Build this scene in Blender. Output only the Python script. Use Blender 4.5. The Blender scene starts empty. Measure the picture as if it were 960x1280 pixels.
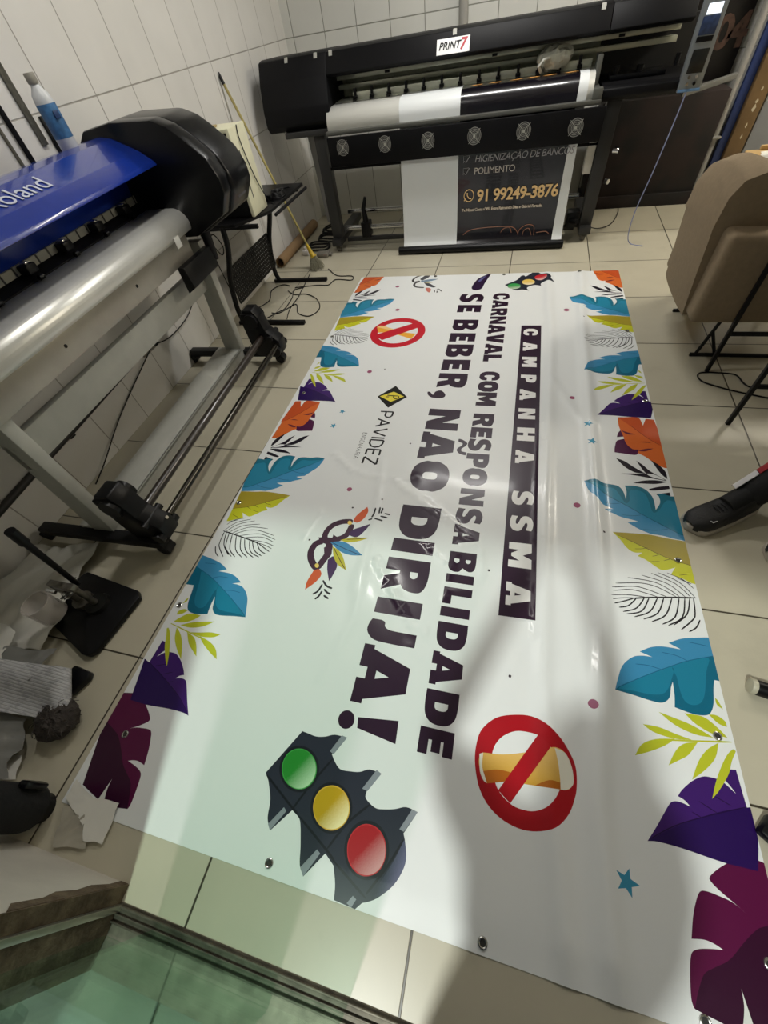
import bpy, bmesh, math, random
import numpy as np
from mathutils import Vector, Matrix, geometry
random.seed(7)
SC = bpy.context.scene
COL = SC.collection
PI = math.pi

# ---------------------------------------------------------------- helpers
def lin(h):
    r = [int(h[i:i+2], 16)/255 for i in (0, 2, 4)]
    return tuple(c/12.92 if c <= .04045 else ((c+.055)/1.055)**2.4 for c in r)

MATS = {}
def mat(name, col, rough=.5, metal=0.0, noise=.0, nscale=8.0, bump=0.0, bscale=60.0, coat=0.0, spec=.5, col2=None, emit=None, estr=1.0):
    if name in MATS: return MATS[name]
    m = bpy.data.materials.new(name); m.use_nodes = True
    nt = m.node_tree; b = nt.nodes['Principled BSDF']
    c = lin(col) + (1,)
    b.inputs['Base Color'].default_value = c
    b.inputs['Roughness'].default_value = rough
    b.inputs['Metallic'].default_value = metal
    b.inputs['Coat Weight'].default_value = coat
    b.inputs['Specular IOR Level'].default_value = spec
    tc = nt.nodes.new('ShaderNodeTexCoord')
    if noise or col2:
        n = nt.nodes.new('ShaderNodeTexNoise'); n.inputs['Scale'].default_value = nscale; n.inputs['Detail'].default_value = 6
        nt.links.new(tc.outputs['Object'], n.inputs['Vector'])
        r = nt.nodes.new('ShaderNodeValToRGB')
        if col2:
            c2 = lin(col2) + (1,)
            r.color_ramp.elements[0].position = .42; r.color_ramp.elements[1].position = .62
            r.color_ramp.elements[0].color = c; r.color_ramp.elements[1].color = c2
        else:
            r.color_ramp.elements[0].position = .3; r.color_ramp.elements[1].position = .7
            r.color_ramp.elements[0].color = tuple(x*(1-noise) for x in c[:3]) + (1,)
            r.color_ramp.elements[1].color = tuple(min(1, x*(1+noise)) for x in c[:3]) + (1,)
        nt.links.new(n.outputs['Fac'], r.inputs['Fac']); nt.links.new(r.outputs['Color'], b.inputs['Base Color'])
    if bump:
        n2 = nt.nodes.new('ShaderNodeTexNoise'); n2.inputs['Scale'].default_value = bscale; n2.inputs['Detail'].default_value = 4
        nt.links.new(tc.outputs['Object'], n2.inputs['Vector'])
        bp = nt.nodes.new('ShaderNodeBump'); bp.inputs['Strength'].default_value = bump; bp.inputs['Distance'].default_value = .004
        nt.links.new(n2.outputs['Fac'], bp.inputs['Height']); nt.links.new(bp.outputs['Normal'], b.inputs['Normal'])
    if emit:
        b.inputs['Emission Color'].default_value = lin(emit) + (1,); b.inputs['Emission Strength'].default_value = estr
    MATS[name] = m
    return m

def tile_mat(name, col, joint, axes, pitch, off, width, shear=0.0, rough=.35, noise=.05, stain=None, coat=0.0, lo=None):
    """tiles laid on two object axes; the joints are darker and sunk"""
    m = bpy.data.materials.new(name); m.use_nodes = True
    nt = m.node_tree; L = nt.links; b = nt.nodes['Principled BSDF']; N = nt.nodes.new
    gp = N('ShaderNodeNewGeometry'); sx = N('ShaderNodeSeparateXYZ'); L.new(gp.outputs['Position'], sx.inputs[0])
    def mth(op, a, c=None):
        n = N('ShaderNodeMath'); n.operation = op
        for i, v in enumerate((a, c)):
            if v is None: continue
            if isinstance(v, (int, float)): n.inputs[i].default_value = v
            else: L.new(v, n.inputs[i])
        return n.outputs[0]
    A = [sx.outputs['XYZ'.index(a)] for a in axes]
    if shear: A[0] = mth('SUBTRACT', A[0], mth('MULTIPLY', A[1], shear))
    if lo is not None: A[1] = mth('MAXIMUM', A[1], lo)   # the last row is one long tile
    ds = []; cells = []
    for k in (0, 1):
        q = mth('DIVIDE', mth('SUBTRACT', A[k], off[k]), pitch[k])
        cells.append(mth('FLOOR', q))
        f = mth('FRACT', q)
        d = mth('MULTIPLY', mth('MINIMUM', f, mth('SUBTRACT', 1.0, f)), pitch[k])
        ds.append(d)
    d = mth('MINIMUM', ds[0], ds[1])
    mr = N('ShaderNodeMapRange'); mr.inputs['From Min'].default_value = width*.45; mr.inputs['From Max'].default_value = width*.8
    L.new(d, mr.inputs['Value'])
    cx = N('ShaderNodeCombineXYZ'); L.new(cells[0], cx.inputs[0]); L.new(cells[1], cx.inputs[1])
    wn = N('ShaderNodeTexWhiteNoise'); wn.noise_dimensions = '3D'; L.new(cx.outputs[0], wn.inputs['Vector'])
    n1 = N('ShaderNodeTexNoise'); n1.inputs['Scale'].default_value = 3.5; n1.inputs['Detail'].default_value = 8; L.new(gp.outputs['Position'], n1.inputs['Vector'])
    v = mth('ADD', mth('MULTIPLY', n1.outputs['Fac'], .75), mth('MULTIPLY', wn.outputs['Value'], .25))
    r = N('ShaderNodeValToRGB'); c = lin(col)
    r.color_ramp.elements[0].position = .3; r.color_ramp.elements[1].position = .72
    r.color_ramp.elements[0].color = tuple(x*(1-2*noise) for x in c) + (1,)
    r.color_ramp.elements[1].color = tuple(min(1, x*(1+noise)) for x in c) + (1,)
    L.new(v, r.inputs['Fac']); base = r.outputs['Color']
    if stain:
        n2 = N('ShaderNodeTexNoise'); n2.inputs['Scale'].default_value = stain[1]; n2.inputs['Detail'].default_value = 10; n2.inputs['Roughness'].default_value = .65
        L.new(gp.outputs['Position'], n2.inputs['Vector'])
        sr = N('ShaderNodeMapRange'); sr.inputs['From Min'].default_value = stain[2]; sr.inputs['From Max'].default_value = stain[3]
        sr.inputs['To Max'].default_value = stain[4]; L.new(n2.outputs['Fac'], sr.inputs['Value'])
        mx = N('ShaderNodeMix'); mx.data_type = 'RGBA'; L.new(sr.outputs[0], mx.inputs['Factor']); L.new(base, mx.inputs['A'])
        mx.inputs['B'].default_value = lin(stain[0]) + (1,); base = mx.outputs['Result']
    mj = N('ShaderNodeMix'); mj.data_type = 'RGBA'; L.new(mr.outputs[0], mj.inputs['Factor'])
    mj.inputs['A'].default_value = lin(joint) + (1,); L.new(base, mj.inputs['B'])
    L.new(mj.outputs['Result'], b.inputs['Base Color'])
    b.inputs['Roughness'].default_value = rough; b.inputs['Coat Weight'].default_value = coat
    bp = N('ShaderNodeBump'); bp.inputs['Strength'].default_value = .6; bp.inputs['Distance'].default_value = .002
    L.new(mr.outputs[0], bp.inputs['Height']); L.new(bp.outputs['Normal'], b.inputs['Normal'])
    MATS[name] = m
    return m

def empty(name, loc):
    o = bpy.data.objects.new(name, None); o.location = loc; o.empty_display_size = .1; COL.objects.link(o); return o

def tag(o, label=None, cat=None, group=None, kind=None):
    if label: o['label'] = label
    if cat: o['category'] = cat
    if group: o['group'] = group
    if kind: o['kind'] = kind
    return o

def wloc(o):
    v = Vector(o.location)
    while o.parent: o = o.parent; v += o.location
    return v

class B:
    """collects shapes in world coordinates, then links them as ONE mesh object"""
    def __init__(s): s.bm = bmesh.new()
    def add(s, vs, fs, M=None, mi=0):
        V = [s.bm.verts.new((M @ Vector(v)) if M else v) for v in vs]
        for f in fs:
            try: fc = s.bm.faces.new([V[i] for i in f]); fc.material_index = mi
            except ValueError: pass
        return s
    def _bev(s, t, bev, seg):
        if bev: bmesh.ops.bevel(t, geom=t.edges[:], offset=bev, segments=seg, affect='EDGES', profile=.5, clamp_overlap=True)
    def _merge(s, t, M=None, mi=0):
        mp = {v: s.bm.verts.new((M @ v.co) if M else v.co) for v in t.verts}
        for f in t.faces:
            try: q = s.bm.faces.new([mp[v] for v in f.verts]); q.material_index = mi
            except ValueError: pass
        t.free()
    def box(s, a, b, bev=0.0, M=None, seg=2, mi=0):
        t = bmesh.new()
        xs, ys, zs = zip(a, b)
        x0, x1 = min(xs), max(xs); y0, y1 = min(ys), max(ys); z0, z1 = min(zs), max(zs)
        v = [t.verts.new(p) for p in ((x0,y0,z0),(x1,y0,z0),(x1,y1,z0),(x0,y1,z0),(x0,y0,z1),(x1,y0,z1),(x1,y1,z1),(x0,y1,z1))]
        for f in ((0,3,2,1),(4,5,6,7),(0,1,5,4),(1,2,6,5),(2,3,7,6),(3,0,4,7)): t.faces.new([v[i] for i in f])
        s._bev(t, bev, seg); s._merge(t, M, mi); return s
    def prism(s, poly, axis, a, b, bev=0.0, M=None, seg=2, mi=0):
        """poly in the two other axes (cyclic order kept: x->(y,z), y->(x,z), z->(x,y))"""
        def P(p, h): return {'x': (h, p[0], p[1]), 'y': (p[0], h, p[1]), 'z': (p[0], p[1], h)}[axis]
        t = bmesh.new(); n = len(poly)
        v0 = [t.verts.new(P(p, a)) for p in poly]; v1 = [t.verts.new(P(p, b)) for p in poly]
        t.faces.new(v0[::-1]); t.faces.new(v1)
        for i in range(n): t.faces.new([v0[i], v0[(i+1) % n], v1[(i+1) % n], v1[i]])
        bmesh.ops.recalc_face_normals(t, faces=t.faces[:])
        s._bev(t, bev, seg); s._merge(t, M, mi); return s
    def cyl(s, p0, p1, r0, r1=None, seg=20, cap=True, mi=0):
        r1 = r0 if r1 is None else r1
        return s.tube([p0, p1], [r0, r1], seg, cap, mi=mi)
    def tube(s, pts, r, seg=10, cap=True, closed=False, mi=0):
        P = [Vector(p) for p in pts]; n = len(P)
        R = r if isinstance(r, (list, tuple)) else [r]*n
        rings = []; up = None
        for i in range(n):
            if closed: d = P[(i+1) % n] - P[i-1]
            else: d = P[min(i+1, n-1)] - P[max(i-1, 0)]
            d.normalize()
            if up is None:
                up = Vector((0, 0, 1)) if abs(d.z) < .9 else Vector((1, 0, 0))
            a = d.cross(up).normalized(); up = a.cross(d).normalized()
            rings.append([s.bm.verts.new(P[i] + R[i]*(math.cos(2*PI*k/seg)*a + math.sin(2*PI*k/seg)*up)) for k in range(seg)])
        for i in range(n if closed else n-1):
            A, Bq = rings[i], rings[(i+1) % n]
            for k in range(seg):
                f = s.bm.faces.new([A[k], A[(k+1) % seg], Bq[(k+1) % seg], Bq[k]]); f.material_index = mi
        if cap and not closed:
            for rg in (rings[0][::-1], rings[-1]):
                f = s.bm.faces.new(rg); f.material_index = mi
        return s
    def ring(s, p0, p1, ro, ri, seg=28, mi=0):
        """a pipe with a wall (hollow)"""
        p0, p1 = Vector(p0), Vector(p1); d = (p1-p0).normalized()
        u = Vector((0, 0, 1)) if abs(d.z) < .9 else Vector((1, 0, 0)); a = d.cross(u).normalized(); u = a.cross(d)
        rg = []
        for p, r in ((p0, ro), (p1, ro), (p1, ri), (p0, ri)):
            rg.append([s.bm.verts.new(p + r*(math.cos(2*PI*k/seg)*a + math.sin(2*PI*k/seg)*u)) for k in range(seg)])
        for i in range(4):
            for k in range(seg):
                f = s.bm.faces.new([rg[i][k], rg[i][(k+1) % seg], rg[(i+1) % 4][(k+1) % seg], rg[(i+1) % 4][k]]); f.material_index = mi
        return s
    def lathe(s, prof, M=None, seg=28, mi=0):
        rg = []
        for r, z in prof:
            rg.append([s.bm.verts.new((M @ Vector((r*math.cos(2*PI*k/seg), r*math.sin(2*PI*k/seg), z))) if M else (r*math.cos(2*PI*k/seg), r*math.sin(2*PI*k/seg), z)) for k in range(seg)])
        for i in range(len(rg)-1):
            for k in range(seg):
                f = s.bm.faces.new([rg[i][k], rg[i][(k+1) % seg], rg[i+1][(k+1) % seg], rg[i+1][k]]); f.material_index = mi
        for q in (rg[0][::-1], rg[-1]):
            try: s.bm.faces.new(q).material_index = mi
            except ValueError: pass
        return s
    def grid(s, fn, nu, nv, thick=0.0, mi=0):
        V = [[Vector(fn(i/nu, j/nv)) for j in range(nv+1)] for i in range(nu+1)]
        def nrm(i, j):
            a = V[min(i+1, nu)][j] - V[max(i-1, 0)][j]; b = V[i][min(j+1, nv)] - V[i][max(j-1, 0)]
            return a.cross(b).normalized()
        top = [[s.bm.verts.new(V[i][j]) for j in range(nv+1)] for i in range(nu+1)]
        for i in range(nu):
            for j in range(nv):
                s.bm.faces.new([top[i][j], top[i+1][j], top[i+1][j+1], top[i][j+1]]).material_index = mi
        if thick:
            bot = [[s.bm.verts.new(V[i][j] - thick*nrm(i, j)) for j in range(nv+1)] for i in range(nu+1)]
            for i in range(nu):
                for j in range(nv):
                    s.bm.faces.new([bot[i][j+1], bot[i+1][j+1], bot[i+1][j], bot[i][j]]).material_index = mi
            for i in range(nu):
                for j, sg in ((0, 0), (nv, 1)):
                    q = [top[i][j], bot[i][j], bot[i+1][j], top[i+1][j]]
                    s.bm.faces.new(q if not sg else q[::-1]).material_index = mi
            for j in range(nv):
                for i, sg in ((0, 1), (nu, 0)):
                    q = [top[i][j], bot[i][j], bot[i][j+1], top[i][j+1]]
                    s.bm.faces.new(q if not sg else q[::-1]).material_index = mi
        return s
    def sphere(s, c, r, seg=16, M=None, sc=(1, 1, 1), mi=0):
        t = bmesh.new(); bmesh.ops.create_uvsphere(t, u_segments=seg, v_segments=max(6, seg//2), radius=r)
        T = Matrix.Translation(c) @ (M or Matrix.Identity(4)) @ Matrix.Diagonal((*sc, 1))
        s._merge(t, T, mi); return s
    def obj(s, name, m, parent=None, smooth=True, ang=35, subd=0):
        bm = s.bm
        if parent is not None: org = wloc(parent)
        else:
            cs = [v.co for v in bm.verts]
            org = Vector(((min(c.x for c in cs)+max(c.x for c in cs))/2, (min(c.y for c in cs)+max(c.y for c in cs))/2, min(c.z for c in cs)))
        bmesh.ops.translate(bm, verts=bm.verts[:], vec=-org)
        bmesh.ops.recalc_face_normals(bm, faces=bm.faces[:])
        me = bpy.data.meshes.new(name); bm.to_mesh(me); bm.free()
        for q in (m if isinstance(m, (list, tuple)) else [m]): me.materials.append(q)
        if smooth:
            me.polygons.foreach_set('use_smooth', [True]*len(me.polygons)); me.set_sharp_from_angle(angle=math.radians(ang))
        o = bpy.data.objects.new(name, me); COL.objects.link(o)
        if parent is not None: o.parent = parent
        else: o.location = org
        if subd:
            md = o.modifiers.new('Subdivision', 'SUBSURF'); md.levels = subd; md.render_levels = subd
        return o

def catmull(pts, closed=True, n=5):
    """pts: (x, y[, z], corner?) lists; corners stay sharp"""
    P = [Vector(p[:-1]) for p in pts]; K = [p[-1] for p in pts]; N = len(P); out = []
    for i in range(N if closed else N-1):
        a, b = P[i], P[(i+1) % N]
        pa = P[i-1] if (closed or i > 0) else a; pb = P[(i+2) % N] if (closed or i+2 < N) else b
        ta = Vector([0]*len(a)) if K[i] else (b-pa)*.5
        tb = Vector([0]*len(a)) if K[(i+1) % N] else (pb-a)*.5
        if K[i]: ta = (b-a)*.8 if not K[(i+1) % N] else (b-a)
        if K[(i+1) % N]: tb = (b-a)*.8 if not K[i] else (b-a)
        straight = K[i] and K[(i+1) % N]
        out.append(a)
        if not straight:
            for k in range(1, n):
                t = k/n; t2 = t*t; t3 = t2*t
                out.append((2*t3-3*t2+1)*a + (t3-2*t2+t)*ta + (-2*t3+3*t2)*b + (t3-t2)*tb)
    if not closed: out.append(P[-1])
    return out

def path3(pts, n=6):
    return [tuple(v) for v in catmull([(*p, False) for p in pts], closed=False, n=n)]

def text(s, name, size, M, m, parent, extrude=.0006, shear=0.0, spacing=1.0, align='LEFT', bold=0.0):
    c = bpy.data.curves.new(name, 'FONT'); c.body = s; c.size = size; c.extrude = extrude; c.shear = shear
    c.space_character = spacing; c.align_x = align; c.resolution_u = 3; c.offset = bold
    o = bpy.data.objects.new(name, c); COL.objects.link(o)
    dg = bpy.context.evaluated_depsgraph_get(); me = bpy.data.meshes.new_from_object(o.evaluated_get(dg))
    bpy.data.objects.remove(o)
    me.transform(Matrix.Translation(-wloc(parent)) @ M if parent else M)
    me.materials.clear(); me.materials.append(m)
    q = bpy.data.objects.new(name, me); COL.objects.link(q)
    if parent: q.parent = parent
    return q

def frame_mat(origin, ux, uy):
    ux = Vector(ux).normalized(); uy = Vector(uy).normalized(); uz = ux.cross(uy).normalized(); uy = uz.cross(ux)
    M = Matrix.Identity(4)
    for i in range(3): M[i][0] = ux[i]; M[i][1] = uy[i]; M[i][2] = uz[i]; M[i][3] = origin[i]
    return M

# ---------------------------------------------------------------- camera
cd = bpy.data.cameras.new('camera'); cam = bpy.data.objects.new('camera', cd); COL.objects.link(cam); SC.camera = cam
cd.sensor_fit = 'HORIZONTAL'; cd.sensor_width = 36; cd.lens = 492.252/960*36; cd.clip_start = .05; cd.clip_end = 60
CR = ((0.96608876, 0.11189315, -0.23270677), (0.22816903, -0.791838, 0.56650815), (-0.12087768, -0.60039363, -0.79051634))
M = Matrix.Identity(4)
for i in range(3): M[i][0] = CR[i][0]; M[i][1] = -CR[i][1]; M[i][2] = -CR[i][2]
M[2][3] = 1.6
cam.matrix_world = M

# ---------------------------------------------------------------- room shell
def S(o): o['kind'] = 'structure'; return o
floor_m = tile_mat('floor_tile', 'bcb6a2', '3a3428', 'XY', (.655, .633), (-.045, .225), .0055, shear=.0175, rough=.33, noise=.04, stain=('8c8574', 2.2, .56, .8, .4), coat=.12, lo=-.1)
S(B().box((-2.44, -.47, -.12), (3.3, 5.72, 0)).obj('floor', floor_m, smooth=False)).location
out_m = tile_mat('outside_tile', '7a7f78', '1c201c', 'XY', (.655, .633), (-.045, .225), .006, shear=.0175, rough=.3, noise=.08, stain=('4a5048', 3.0, .5, .75, .5))
S(B().box((-4.2, -4.2, -.14), (3.9, -.57, -.02)).obj('floor_outside', out_m, smooth=False))
wall_l = tile_mat('left_wall_tile', 'dddbd6', 'a09c94', 'YZ', (.335, .484), (.06, -.002), .005, rough=.4, noise=.03, stain=('9a948a', 1.6, .62, .85, .35))
wall_b = tile_mat('back_wall_tile', 'd8d8d2', '8c8c82', 'XZ', (.322, .484), (-.69+.045, -.002), .006, rough=.4, noise=.03)
plaster = mat('plaster', 'cfcabc', .8, noise=.05, bump=.2)
S(B().box((-2.44, -.47, 0), (-2.34, 5.72, 3.0)).obj('wall_left', wall_l, smooth=False))
S(B().box((-2.34, 5.62, 0), (3.3, 5.72, 3.0)).obj('wall_back', wall_b, smooth=False))
S(B().box((3.2, -.47, 0), (3.3, 5.62, 3.0)).obj('wall_right', plaster, smooth=False))
S(B().box((-2.44, -.57, 3.0), (3.3, 5.72, 3.1)).obj('ceiling', mat('ceiling_paint', 'd8d6ce', .9), smooth=False))
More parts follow.
